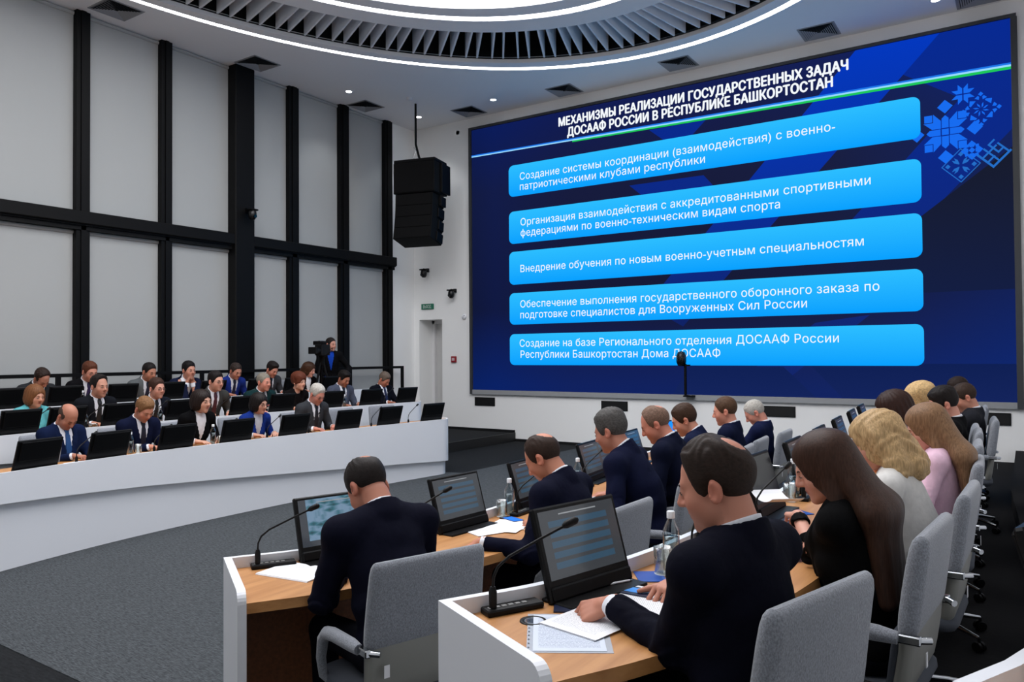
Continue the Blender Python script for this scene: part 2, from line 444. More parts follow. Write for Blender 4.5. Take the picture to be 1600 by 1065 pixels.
MB().box(SP(X0, Z0, 0), SP(X1, Z1, .03)).build('display', m, vw)

def flat(mb, poly, d):                       # a flat shape on the screen
    return mb.add([SP(x, z, d) for x, z in poly], [tuple(range(len(poly)))])
def ramp_glow(name, ctop, cbot, axis=2, s=1.0):
    m = bpy.data.materials.new(name); m.use_nodes = True; nt = m.node_tree; nt.nodes.clear()
    o = nt.nodes.new('ShaderNodeOutputMaterial'); e = nt.nodes.new('ShaderNodeEmission'); nt.links.new(e.outputs[0], o.inputs[0])
    t = nt.nodes.new('ShaderNodeTexCoord'); sx = nt.nodes.new('ShaderNodeSeparateXYZ'); nt.links.new(t.outputs['Generated'], sx.inputs[0])
    r = nt.nodes.new('ShaderNodeValToRGB'); r.color_ramp.elements[0].color = lin(cbot); r.color_ramp.elements[1].color = lin(ctop)
    nt.links.new(sx.outputs[axis], r.inputs[0]); nt.links.new(r.outputs[0], e.inputs[0]); e.inputs[1].default_value = s
    return m
# diagonal blue bands behind the text panels
b1 = MB(); flat(b1, [(-2.15, 6.41), (-1.0, 6.41), (-3.1, 4.2), (-4.2, 4.2)], .033)
flat(b1, [(-4.2, 4.2), (-3.1, 4.2), (-5.0, 2.2), (-5.7, 2.6)], .033)
b1.build('light_band', ramp_glow('band_bright', (4, 56, 190), (16, 34, 100)), vw)
b2 = MB(); flat(b2, [(-1.0, 6.41), (-.13, 6.41), (-.13, 4.85), (-1.9, 3.0), (-2.5, 3.5), (-.75, 5.4), (-1.5, 5.9)], .032); flat(b2, [(-5.6, 5.75), (-4.55, 5.75), (-5.05, 5.3)], .033)
flat(b2, [(-6.0, 4.8), (-4.6, 4.8), (-4.1, 4.2), (-5.3, 4.2)], .032); flat(b2, [(-2.8, 2.2), (-2.0, 2.3), (-3.6, 1.01), (-4.4, 1.01)], .032)
b2.build('blue_band', ramp_glow('band_mid', (8, 42, 146), (20, 38, 104)), vw)
b3 = MB(); flat(b3, [(-.13, 4.6), (-.13, 2.6), (-2.4, 2.6), (-2.4, 2.9)], .0325)
b3.build('dark_band', ramp_glow('band_dark', (24, 28, 44), (20, 30, 66)), vw)
b4 = MB(); flat(b4, [(-3.3, 1.5), (-4.9, 1.5), (-5.2, 1.01), (-2.8, 1.01)], .0322); flat(b4, [(-2.9, 1.55), (-.13, 1.55), (-.13, 1.01), (-2.4, 1.01)], .0323)
b4.build('lower_band', ramp_glow('band_low', (16, 32, 84), (20, 36, 92)), vw)
ln = MB(); flat(ln, [(X0, 5.84), (X1, 5.73), (X1, 5.758), (X0, 5.862)], .036); ln.build('white_line', glow('line_white', (150, 215, 255), 1.05), vw)
ln = MB(); flat(ln, [(X0, 5.862), (X1, 5.758), (X1, 5.785), (X0, 5.885)], .036); ln.build('blue_line', glow('line_blue', (30, 120, 235), 1.0), vw)
ln = MB(); flat(ln, [(X0 + 2.4, 5.785), (X1, 5.69), (X1, 5.73), (X0 + 2.4, 5.812)], .036); ln.build('green_line', glow('line_green', (30, 200, 90), 1.0), vw)

from mathutils.geometry import delaunay_2d_cdt
def text_outline(body):
    """flat filled lettering: triangulate all outlines together and keep what lies inside them (outlines may overlap)"""
    c = bpy.data.curves.new('lettering', 'FONT'); c.body = body; c.size = 1.0; c.resolution_u = 3; c.fill_mode = 'NONE'; c.space_character = 1.03
    o = bpy.data.objects.new('lettering', c); COL.objects.link(o); bpy.context.view_layer.update()
    me = bpy.data.meshes.new_from_object(o.evaluated_get(bpy.context.evaluated_depsgraph_get()))
    bpy.data.objects.remove(o); bpy.data.curves.remove(c)
    co = np.array([tuple(v.co)[:2] for v in me.vertices]); ed = [tuple(e.vertices) for e in me.edges]
    bpy.data.meshes.remove(me)
    nxt = np.full(len(co), -1)                               # direction of travel: outlines are numbered in order
    for a, b in ed:
        lo_, hi_ = min(a, b), max(a, b)
        if hi_ == lo_ + 1: nxt[lo_] = hi_
    for a, b in ed:
        lo_, hi_ = min(a, b), max(a, b)
        if hi_ != lo_ + 1: nxt[hi_] = lo_
    V, _, F_, *_r = delaunay_2d_cdt([Vector(p) for p in co], ed, [], 0, 1e-6)
    V = np.array([tuple(v) for v in V]); F_ = np.array([tuple(f) for f in F_])
    cen = V[F_].mean(1); A_ = co[nxt >= 0]; B_ = co[nxt[nxt >= 0]]
    wn = np.zeros(len(cen), int)
    for k in range(len(A_)):
        (x0, y0), (x1, y1) = A_[k], B_[k]
        if y0 == y1: continue
        up = (y0 <= cen[:, 1]) & (y1 > cen[:, 1]); dn = (y1 <= cen[:, 1]) & (y0 > cen[:, 1])
        xi = x0 + (cen[:, 1] - y0) * (x1 - x0) / (y1 - y0)
        wn += (up & (xi > cen[:, 0])).astype(int) - (dn & (xi > cen[:, 0])).astype(int)
    return [tuple(p) for p in V], [tuple(f) for f in F_[wn != 0]]
def text_mesh(body, x0, x1, zb, cap, d, weight=0.0, name='lettering', m=None, parent=None):
    P, Fc0 = text_outline(body); P = np.array(P); n = len(P)
    a, b = P[:, 0].min(), P[:, 0].max(); k = cap / .73
    v = np.stack([x0 + (P[:, 0] - a) * (x1 - x0) / (b - a) - X0, np.full(n, -d), zb + P[:, 1] * k - Z0], 1)
    V = []; Fc = []                                          # heavier strokes: shifted copies of the outlines in the same mesh
    for q, (dx, dz) in enumerate(((0, 0), (weight, 0), (-weight, 0), (0, weight * .7), (0, -weight * .7)) if weight else ((0, 0),)):
        V += [(p[0] + dx, p[1] - q * 1e-4, p[2] + dz) for p in v]; Fc += [tuple(i + q * n for i in t) for t in Fc0]
    me = bpy.data.meshes.new(name); me.from_pydata(V, [], Fc); me.update()
    return link(name, me, m, parent)
M_TXT = glow('text_white', (245, 250, 255), 1.0)
text_mesh('МЕХАНИЗМЫ РЕАЛИЗАЦИИ ГОСУДАРСТВЕННЫХ ЗАДАЧ', -7.47, -2.26, 6.135, .165, .040, .009, 'title_line', M_TXT, vw)
text_mesh('ДОСААФ РОССИИ В РЕСПУБЛИКЕ БАШКОРТОСТАН', -7.28, -2.49, 5.915, .165, .040, .009, 'title_line', M_TXT, vw)
M_BAR = ramp_glow('bar_blue', (44, 190, 255), (8, 160, 255))
def rrect(x0, x1, z0, z1, r, n=6):
    P = []
    for cx_, cz_, a0 in ((x1 - r, z1 - r, 0), (x0 + r, z1 - r, 90), (x0 + r, z0 + r, 180), (x1 - r, z0 + r, 270)):
        P += [(cx_ + r * math.cos(math.radians(a0 + 90 * i / n)), cz_ + r * math.sin(math.radians(a0 + 90 * i / n))) for i in range(n + 1)]
    return P
BARS = [(4.90, 5.53, [('Создание системы координации (взаимодействия) с военно-', -8.38, -2.46, 5.215), ('патриотическими клубами республики', -8.38, -4.57, 5.01)]),
        (3.95, 4.60, [('Организация взаимодействия с аккредитованными спортивными', -8.37, -1.96, 4.30), ('федерациями по военно-техническим видам спорта', -8.37, -3.32, 4.085)]),
        (3.13, 3.79, [('Внедрение обучения по новым военно-учетным специальностям', -8.38, -2.07, 3.37)]),
        (2.33, 2.96, [('Обеспечение выполнения государственного оборонного заказа по', -8.39, -1.86, 2.665), ('подготовке специалистов для Вооруженных Сил России', -8.39, -2.92, 2.45)]),
        (1.52, 2.14, [('Создание на базе Регионального отделения ДОСААФ России', -8.41, -2.45, 1.885), ('Республики Башкортостан Дома ДОСААФ', -8.39, -4.34, 1.665)])]
for z0, z1, lines in BARS:
    p = MB(); flat(p, rrect(-8.65, -1.27, z0, z1, .11), .038); p = p.build('text_panel', M_BAR, vw)
    for body, a, b, zb in lines:
        text_mesh(body, a, b, zb, .145, .042, 0, 'lettering', M_TXT, p)
# folk ornaments in pale blue
M_ORN = glow('ornament_blue', (24, 108, 240), 1.0); M_ORN2 = glow('ornament_pale', (36, 110, 200), 1.0)
def spun(mb, poly, cx_, cz_, rots, k=1.0, d=.036):
    for a in rots:
        c, s_ = math.cos(math.radians(a)), math.sin(math.radians(a))
        flat(mb, [(cx_ + k * (x * c - z * s_), cz_ + k * (x * s_ + z * c)) for x, z in poly], d)
    return mb
Q4 = (0, 90, 180, 270)
o1 = MB(); cx_, cz_ = -.95, 4.94
spun(o1, [(-.045, -.045), (.045, -.045), (.045, .045), (-.045, .045)], cx_, cz_, (0,))
spun(o1, [(-.045, .06), (.045, .06), (.045, .20), (0, .245), (-.045, .20)], cx_, cz_, Q4)
spun(o1, [(.055, .055), (.155, .12), (.155, .28), (.055, .17)], cx_, cz_, Q4); spun(o1, [(.055, .055), (.12, .155), (.28, .155), (.17, .055)], cx_, cz_, Q4)
spun(o1, [(.165, .165), (.27, .165), (.27, .27), (.165, .27)], cx_, cz_, Q4); spun(o1, [(0, .27), (.10, .37), (0, .47), (-.10, .37)], cx_, cz_, Q4)
o1.build('star_ornament', M_ORN, vw)
o2 = MB(); spun(o2, [(.01, .01), (.075, .06), (.075, .17), (.01, .10)], -.72, 5.45, Q4, .85); spun(o2, [(.01, .01), (.06, .075), (.17, .075), (.10, .01)], -.72, 5.45, Q4, .85)
o2.build('star_ornament', M_ORN, vw)
o3 = MB(); cx_, cz_ = -.50, 5.19
spun(o3, [(.01, .02), (.03, .05), (.03, .10), (.01, .07)], cx_, cz_, range(0, 360, 45)); spun(o3, [(-.03, .20), (0, .17), (.03, .20), (0, .23)], cx_, cz_, Q4, 1.1)
spun(o3, [(.04, .10), (.10, .05), (.11, .11), (.05, .115)], cx_, cz_, Q4, 1.25); spun(o3, [(.02, .115), (.065, .135), (.03, .165), (.015, .15)], cx_, cz_, Q4, 1.2); spun(o3, [(-.02, .115), (-.065, .135), (-.03, .165), (-.015, .15)], cx_, cz_, Q4, 1.2)
o3.build('rosette_ornament', M_ORN, vw)
o4 = MB(); cx_, cz_ = -.62, 4.62
spun(o4, [(-.03, -.03), (.03, -.03), (.03, .03), (-.03, .03)], cx_, cz_, (45,)); spun(o4, [(-.025, .045), (.025, .045), (.05, .09), (0, .14), (-.05, .09)], cx_, cz_, Q4); spun(o4, [(.05, .035), (.09, .04), (.085, .085), (.04, .08)], cx_, cz_, Q4)
o4.build('rosette_ornament', M_ORN, vw)
o5 = MB(); cx_, cz_ = -.76, 4.42
for a in Q4:
    spun(o5, [(0, .25), (.25, 0), (.232, 0), (0, .232)], cx_, cz_, (a,)); spun(o5, [(-.035, .165), (0, .13), (.035, .165), (0, .20)], cx_, cz_, (a,)); spun(o5, [(.015, .02), (.06, .05), (.085, .115), (.04, .085)], cx_, cz_, (a,)); spun(o5, [(-.015, .02), (-.06, .05), (-.085, .115), (-.04, .085)], cx_, cz_, (a,))
o5.build('diamond_ornament', M_ORN2, vw)
o6 = MB(); cx_, cz_ = -.36, 4.55
for poly in ([(-.16, -.16), (-.13, -.16), (-.13, .16), (-.16, .16)], [(-.16, -.16), (.16, -.16), (.16, -.13), (-.16, -.13)], [(-.13, -.06), (-.02, -.06), (-.02, -.035), (-.13, -.035)], [(-.13, .03), (.10, .03), (.10, .055), (-.13, .055)],
             [(-.05, -.13), (-.025, -.13), (-.025, .13), (-.05, .13)], [(.03, -.06), (.055, -.06), (.055, .13), (.03, .13)], [(.03, -.06), (.14, -.06), (.14, -.035), (.03, -.035)], [(.115, -.13), (.14, -.13), (.14, .055), (.115, .055)], [(.03, .105), (.14, .105), (.14, .13), (.03, .13)]):
    spun(o6, poly, cx_, cz_, (45,))
o6.build('geometric_ornament', M_ORN2, vw)

# black openings in the wall below the screen
for (xa, xb), lab in zip(((-9.54, -9.06), (-6.61, -6.10), (-3.66, -3.14), (-.72, -.22)), ('black recessed wall box under the left corner of the video wall', 'black recessed wall box under the video wall, second from its left corner', 'black recessed wall box under the video wall, third from its left corner', 'black recessed wall box under the right corner of the video wall')):
    t = thing('wall_box', lab, 'wall box', ((xa + xb) / 2, SY, .77), 0, 'black wall boxes')
    h = (xb - xa) / 2
    MB().box((-h, -.012, -.075), (h, 0, .075)).build('cover', mat('box_black', (5, 5, 6), .6), t)
    fr = MB().box((-h - .012, -.016, -.087), (h + .012, 0, -.075)).box((-h - .012, -.016, .075), (h + .012, 0, .087)).box((-h - .012, -.016, -.075), (-h, 0, .075)).box((h, -.016, -.075), (h + .012, 0, .075))
    fr.build('frame', M_BLACK, t)
# wall-mounted cameras
def ptz(loc, rz, lab):
    t = thing('wall_camera', lab, 'camera', loc, rz)
    MB().box((-.03, 0, .03), (.03, .05, .11)).tube([(0, .03, .08), (.0, .16, .08)], .022).box((-.075, .07, .06), (.075, .22, .085), .008).build('bracket', M_BLACK, t)
    MB().lathe([(.0, -.10), (.035, -.095), (.062, -.06), (.07, -.01), (.066, .03), (.055, .06)], 18, (0, .15, 0)).build('housing', mat('camera_plastic', (10, 10, 11), .3), t)
    MB().tube([(0, .19, -.035), (0, .235, -.045)], .028, 14).build('lens', mat('lens_glass', (4, 5, 8), .05), t)
ptz((-10.8, SY, 3.50), math.pi, 'black dome camera on the wall above the exit sign')
ptz((-10.05, SY, 3.02), math.pi, 'black dome camera on the wall between exit sign and video wall')
ptz((WX + .16, 8.40, 4.14), -math.pi / 2, 'black dome camera on the window pillar')
t = thing('wall_detector', 'small white detector on the wall left of the video wall', 'sensor', (-9.81, SY, 2.53))
MB().lathe([(.0, 0), (.055, 0), (.055, .03), (.04, .05), (0, .055)], 14).build('shell', M_WHITE, t).rotation_euler = (math.pi / 2, 0, 0)
MB().lathe([(.0, 0), (.015, 0), (.012, .01), (0, .011)], 10).build('eye', M_BLACK, t).location = (.02, -.045, .02)
es = thing('exit_sign', 'green exit sign on the wall above the door', 'sign', (-10.81, SY, 2.785))
MB().box((-.17, -.03, -.06), (.17, 0, .06), .006).build('housing', mat('sign_green', (28, 110, 84), .4), es)
o = text_mesh('ВЫХОД', 0, .22, 0, .07, 0, 0, 'lettering', mat('sign_white', (225, 235, 228), .5), es); o.location = (-.11 + X0, -.033, -.035 + Z0)
fa = thing('fire_alarm', 'red fire alarm call point on the wall beside the door', 'alarm', (-10.09, SY, 1.64))
MB().box((-.065, -.045, -.065), (.065, 0, .065), .01).build('case', mat('alarm_red', (140, 18, 30), .4), fa)
MB().box((-.035, -.048, -.03), (.035, -.044, .03)).build('window', mat('alarm_window', (205, 180, 184), .3), fa)
# camera on a post in front of the screen
pc = thing('post_camera', 'black camera on a thin post in front of the lower edge of the video wall', 'camera', (-4.93, SY - .1, .95))
MB().box((-.02, -.10, .03), (.15, .05, .055)).build('base', M_BLACK, pc)
MB().box((-.018, -.05, .05), (.018, -.015, .60)).build('post', M_BLACK, pc)
MB().box((-.10, -.06, .56), (.08, 0, .585)).build('arm', M_BLACK, pc)
MB().lathe([(.0, -.13), (.06, -.12), (.085, -.06), (.085, .05), (.06, .11), (0, .13)], 16, (-.06, -.06, .69)).build('housing', mat('camera_plastic', (10, 10, 11), .3), pc)

# hanging line-array loudspeaker
M_SPK = mat('speaker_black', (7, 7, 8), .8, spec=.2); M_GRILL = mat('speaker_grille', (4, 4, 5), .8, spec=.2)
ang = math.radians(14)
sp = thing('line_array_loudspeaker', 'black line-array loudspeaker hanging from a ceiling pole in the corner', 'loudspeaker', (-9.83, 11.55, 5.52), ang)
MB().box((-.46, -.28, -.06), (.42, .28, .0), .01).build('rigging_frame', M_BLACK, sp)
MB().box((-.46, -.30, -.66), (.42, .30, -.065), .012).build('subwoofer', M_SPK, sp)
MB().box((-.44, -.312, -.64), (.40, -.300, -.09)).build('grille', M_GRILL, sp)
MB().box((.42, -.05, -.64), (.47, .34, -.07), .008).build('side_plate', M_BLACK, sp)
a = 0; y, z = 0.0, -.68
for k in range(4):
    hgt = .235; a = math.radians(3.5 * k + 2)
    Mx = Matrix.Translation((0, y, z)) @ Matrix.Rotation(-a, 4, 'X')
    bx = MB().box((-.42, -.29, -hgt), (.38, .22, -.006), .008, Mx); bx.build('array_cabinet', M_SPK, sp)
    gb = MB().box((-.40, -.30, -hgt + .012), (.36, -.289, -.018), 0, Mx); gb.build('grille', M_GRILL, sp)
    hd = MB().box((.38, -.02 - .05 * (k % 2), -hgt + .02), (.41 + .03 * (k == 0), .20, -.03), .008, Mx); hd.build('handle_plate', M_BLACK, sp)
    q = Mx @ Vector((0, 0, -hgt)); y, z = q.y, q.z
MB().tube([(0.0, 0, 0), (-.05, .0, .10), (-.12, 0, .36), (-.12, 0, CZ - 5.52)], .022, 10).build('hanging_pole', M_BLACK, sp)
MB().tube([(-.14, 0, 0), (-.17, 0, .12), (-.10, .0, .22), (-.16, 0, .30)], .006, 6).build('chain', mat('chrome', (200, 203, 206), .15, 1.0), sp)
# ------------------------------------------------------------------ desk rows
class Path:
    """lip line of one desk row, from the camera end to the screen end; side = +1 when people sit on its +x side"""
    def __init__(s, pts, side, step=.06):
        P = np.array(pts, float); P = np.vstack([2 * P[0] - P[1], P, 2 * P[-1] - P[-2]]); out = []
        for i in range(1, len(P) - 2):
            n = max(2, int(np.linalg.norm(P[i + 1] - P[i]) / step))
            for t in np.arange(n) / n:
                a, b, c, d = P[i - 1:i + 3]
                out.append(.5 * (2 * b + (c - a) * t + (2 * a - 5 * b + 4 * c - d) * t * t + (-a + 3 * b - 3 * c + d) * t ** 3))
        out.append(P[-2]); s.p = np.array(out); s.side = side
        t = np.gradient(s.p, axis=0); t /= np.linalg.norm(t, axis=1)[:, None]; s.t = t
        n = np.stack([t[:, 1], -t[:, 0]], 1); s.n = n * side
    def near(s, q):
        """distance from the lip and unit normal toward the user at the foot of q"""
        d = np.linalg.norm(s.p - np.array(q[:2]), axis=1); i = int(d.argmin())
        return float((np.array(q[:2]) - s.p[i]) @ s.n[i]), s.n[i], s.p[i]
    def at(s, q, off):
        """point on the row: foot of q (or of the line y=q) moved off metres towards the user"""
        if not hasattr(q, '__len__'): i = int(np.abs(s.p[:, 1] - q).argmin())
        else: i = int(np.linalg.norm(s.p - np.array(q[:2]), axis=1).argmin())
        return s.p[i] + s.n[i] * off, s.n[i]
def rz_user(n): return math.atan2(-n[0], n[1])        # local +y points to the user
def rz_face(n): return math.atan2(n[0], -n[1])        # local +y points to the desk

DEPTH, ROOT = .58, .78
R1 = Path([(-3.07, 2.25), (-2.89, 2.57), (-2.77, 3.05), (-2.71, 3.6), (-2.74, 4.3), (-2.84, 5.2), (-2.95, 6.2), (-3.03, 7.1), (-3.1, 8.4)], 1)
R2 = Path([(-1.50, 1.88), (-1.34, 2.22), (-1.245, 2.67), (-1.20, 3.1), (-1.15, 4.0), (-1.17, 5.0), (-1.22, 6.0), (-1.28, 7.0), (-1.36, 8.2), (-1.42, 9.2), (-1.46, 9.9)], 1)
R3 = Path([(-.105, 1.6), (-.015, 1.82), (.08, 2.3), (.14, 2.9), (.2, 3.8), (.2, 5.0), (.15, 6.2), (.06, 8.0), (0, 9.2)], 1)
L1 = Path([(-6.45, 1.3), (-6.66, 2.1), (-6.87, 2.9), (-7.04, 3.7), (-7.14, 4.5), (-7.18, 5.3), (-7.19, 6.1), (-7.16, 7.0), (-7.11, 7.9), (-7.03, 8.72)], -1)
L2 = Path([(-7.8, 1.1), (-8.0, 1.9), (-8.2, 2.9), (-8.36, 3.8), (-8.46, 4.7), (-8.51, 5.5), (-8.53, 6.4), (-8.50, 7.4), (-8.42, 8.5), (-8.30, 9.6)], -1)
L3 = Path([(-9.25, 1.1), (-9.45, 2.2), (-9.62, 3.2), (-9.75, 4.2), (-9.83, 5.2), (-9.86, 6.2), (-9.86, 7.2), (-9.82, 8.4), (-9.74, 9.6), (-9.66, 10.4)], -1)

# raised tiers
def tier(name, path, off, xo, z0, z1, m, y1=SY - .02):
    pts = [tuple(p + n * off) for p, n in zip(path.p[::3], path.n[::3])]
    pts = [(pts[0][0], BY)] + pts + [(pts[-1][0], y1)]
    poly = pts + [(xo, y1), (xo, BY)]
    struct(name, MB().prism(poly, z0, z1), m)
tier('floor_tier_1', R2, -.16, RX, 0, T2, M_CARPET_BK); tier('floor_tier_2', R3, -.16, RX, T2, T3, M_CARPET_BK)
l2 = [tuple(p + n * -.13) for p, n in zip(L2.p[::3], L2.n[::3])]
poly = [(l2[0][0], BY)] + l2 + [(-8.55, 9.95), (-8.55, SY - .02), (WX - .1, SY - .02), (WX - .1, BY)]
struct('floor_tier_3', MB().prism(poly, 0, T2), M_CARPET_DK)
edge = MB()
edge.box((-8.565, 9.9, 0.0), (-8.54, SY - .02, T2 + .005)); struct('trim_40', edge, M_SKIRT)
l3 = [tuple(p + n * -.13) for p, n in zip(L3.p[::3], L3.n[::3])]
struct('floor_tier_4', MB().prism([(l3[0][0], BY)] + l3 + [(-9.85, 10.8), (WX - .1, 10.8), (WX - .1, BY)], T2, T3), M_CARPET_DK)

M_WOOD = bpy.data.materials.new('oak_veneer'); M_WOOD.use_nodes = True
nt = M_WOOD.node_tree; p = nt.nodes['Principled BSDF']; p.inputs['Roughness'].default_value = .42
tc = nt.nodes.new('ShaderNodeTexCoord'); mp = nt.nodes.new('ShaderNodeMapping'); mp.inputs['Scale'].default_value = (26, 2.2, 26)
nz = nt.nodes.new('ShaderNodeTexNoise'); nz.inputs['Scale'].default_value = 1; nz.inputs['Detail'].default_value = 5
cr = nt.nodes.new('ShaderNodeValToRGB'); cr.color_ramp.elements[0].position = .3; cr.color_ramp.elements[1].position = .7
cr.color_ramp.elements[0].color = lin((168, 114, 62)); cr.color_ramp.elements[1].color = lin((196, 142, 88))
for a, b in ((tc.outputs['Object'], mp.inputs[0]), (mp.outputs[0], nz.inputs['Vector']), (nz.outputs[0], cr.inputs[0]), (cr.outputs[0], p.inputs['Base Color'])): nt.links.new(a, b)
M_WOODD = mat('dark_oak_panel', (124, 76, 46), .5, var=.2)

def sweep(mb, A, N, o0, o1, z0, z1):
    n = len(A); z0 = np.broadcast_to(z0, n); z1 = np.broadcast_to(z1, n)
    rings = []
    for i in range(n):
        a = A[i] + N[i] * o0; b = A[i] + N[i] * o1
        rings.append([(a[0], a[1], z0[i]), (b[0], b[1], z0[i]), (b[0], b[1], z1[i]), (a[0], a[1], z1[i])])
    return mb.loft(rings, True, False)

def desk(path, zf, lab, left):
    top = zf + .80; tz = top - .05
    t = thing('curved_desk', lab, 'desk', (0, 0, 0), 0, 'curved conference desks')
    A, N, T = path.p.copy(), path.n.copy(), path.t.copy(); B = A + N * DEPTH
    if left:                                            # rounded end towards the screen
        e, nn, tt = A[-1], N[-1], T[-1]; k = 14
        th = np.linspace(0, math.pi / 2, k)[1:]
        cap = np.array([e + nn * (.40 - .40 * math.cos(q)) + tt * .30 * math.sin(q) for q in th] + [e + nn * x + tt * .30 for x in (.5, DEPTH + .02)])
        capB = np.array([e + nn * DEPTH + tt * .27 * math.sin(q) for q in th] + [e + nn * DEPTH + tt * .27] * 2)
        capN = np.array([nn * math.cos(q) - tt * math.sin(q) for q in th] + [-tt, -tt])
        A = np.vstack([A, cap]); N = np.vstack([N, capN]); B = np.vstack([B, capB])
    n = len(A)
    if left:
        f = np.linspace(0, 1, n)
        y0, y1 = path.p[0][1], path.p[-1][1]
        zl = zf + np.interp(A[:, 1], [2.9, 4.2, 6.0, 7.5, 8.9] if zf == 0 else [2.9, 4.5, 6.5, 8, 9.8], [.55, .48, .36, .27, .19])
        sweep(MB(), A, N, 0, .028, zl, top).build('front_panel', M_WHITE, t)
        sweep(MB(), A, N, .045, .075, zf, tz - .05).build('base_panel', M_WHITE, t)
        bulge = MB()
    else:
        sweep(MB(), A, N, 0, .028, zf, top).build('front_panel', M_WHITE, t)
    # worktop: ruled strip between lip and user edge
    mb = MB(); ai = A + N * .026; v = []; fcs = []
    for i in range(n):
        v += [(ai[i][0], ai[i][1], tz), (B[i][0], B[i][1], tz), (B[i][0], B[i][1], tz - .042), (ai[i][0], ai[i][1], tz - .042)]
    for i in range(n - 1):
        for q in range(4):
            r = (q + 1) % 4; fcs.append((i * 4 + q, i * 4 + r, (i + 1) * 4 + r, (i + 1) * 4 + q))
    fcs += [(3, 2, 1, 0), tuple((n - 1) * 4 + q for q in range(4))]
    mb.add(v, fcs); mb.build('worktop', M_WOOD, t)
    sweep(MB(), path.p, path.n, (.10 if left else .06), (.12 if left else .08), zf + .06, tz - .045).build('modesty_panel', M_WOODD, t)
    ends = [0] if left else [0, -1]
    for q in ends:
        a, nn, tt = path.p[q], path.n[q], path.t[q] * (-1 if q == 0 else 1)
        w = .034; Lx = DEPTH + .012
        prof = [(0, zf), (Lx, zf)] + [(Lx - .05 + .05 * math.cos(x), top - .05 + .05 * math.sin(x)) for x in np.linspace(0, math.pi / 2, 7)] + [(0, top)]
        rings = [[(*(a + nn * o + tt * d), z) for o, z in prof] for d in (0.0, w)]
        MB().loft(rings, True, False).build('end_panel', M_WHITE, t)
    return t
desk(R1, 0, 'curved white desk with oak top, front row of the right bank', False)
desk(R2, T2, 'curved white desk with oak top, second row of the right bank', False)
desk(R3, T3, 'curved white desk whose corner shows at the bottom right of the picture', False)
desk(L1, 0, 'long curved white desk, front row along the left side', True)
desk(L2, T2, 'long curved white desk, middle row along the left side', True)
desk(L3, T3, 'long curved white desk, back row beside the windows', True)
TOP = {id(R1): .75, id(R2): T2 + .75, id(R3): T3 + .75, id(L1): .75, id(L2): T2 + .75, id(L3): T3 + .75}

# ------------------------------------------------------------------ chair
M_FAB = mat('chair_fabric', (124, 128, 135), .92, bump=((230, 230, 150), .6, .003), var=.30, sheen=.3)
M_FABD = mat('seat_fabric', (70, 74, 82), .9, bump=((420, 420, 420), .5, .002))
M_LEA = mat('chair_shell', (132, 132, 126), .55, bump=((160, 160, 160), .15, .001))
M_CHR = mat('chrome', (200, 203, 206), .15, 1.0); M_PLB = mat('black_plastic', (9, 9, 10), .5, spec=.25)
def rr(w, t, y, z, n=5, r=None, tilt=0.0):
    """rounded-rectangle ring, width w in x, thickness t in y"""
    r = min(t, w) * .48 if r is None else r; P = []
    for sx, sy, a0 in ((1, 1, 0), (-1, 1, 90), (-1, -1, 180), (1, -1, 270)):
        for i in range(n):
            a = math.radians(a0 + 90 * i / (n - 1)); px, py = sx * (w / 2 - r) + r * math.cos(a), sy * (t / 2 - r) + r * math.sin(a)
            P.append((px, y + py * math.cos(tilt), z + py * math.sin(tilt)))
    return P
def back_y(z):      # backrest centre line: reclines upward
    return float(np.interp(z, [.40, .46, .56, .70, .85, 1.0], [-.14, -.20, -.225, -.236, -.255, -.28]))
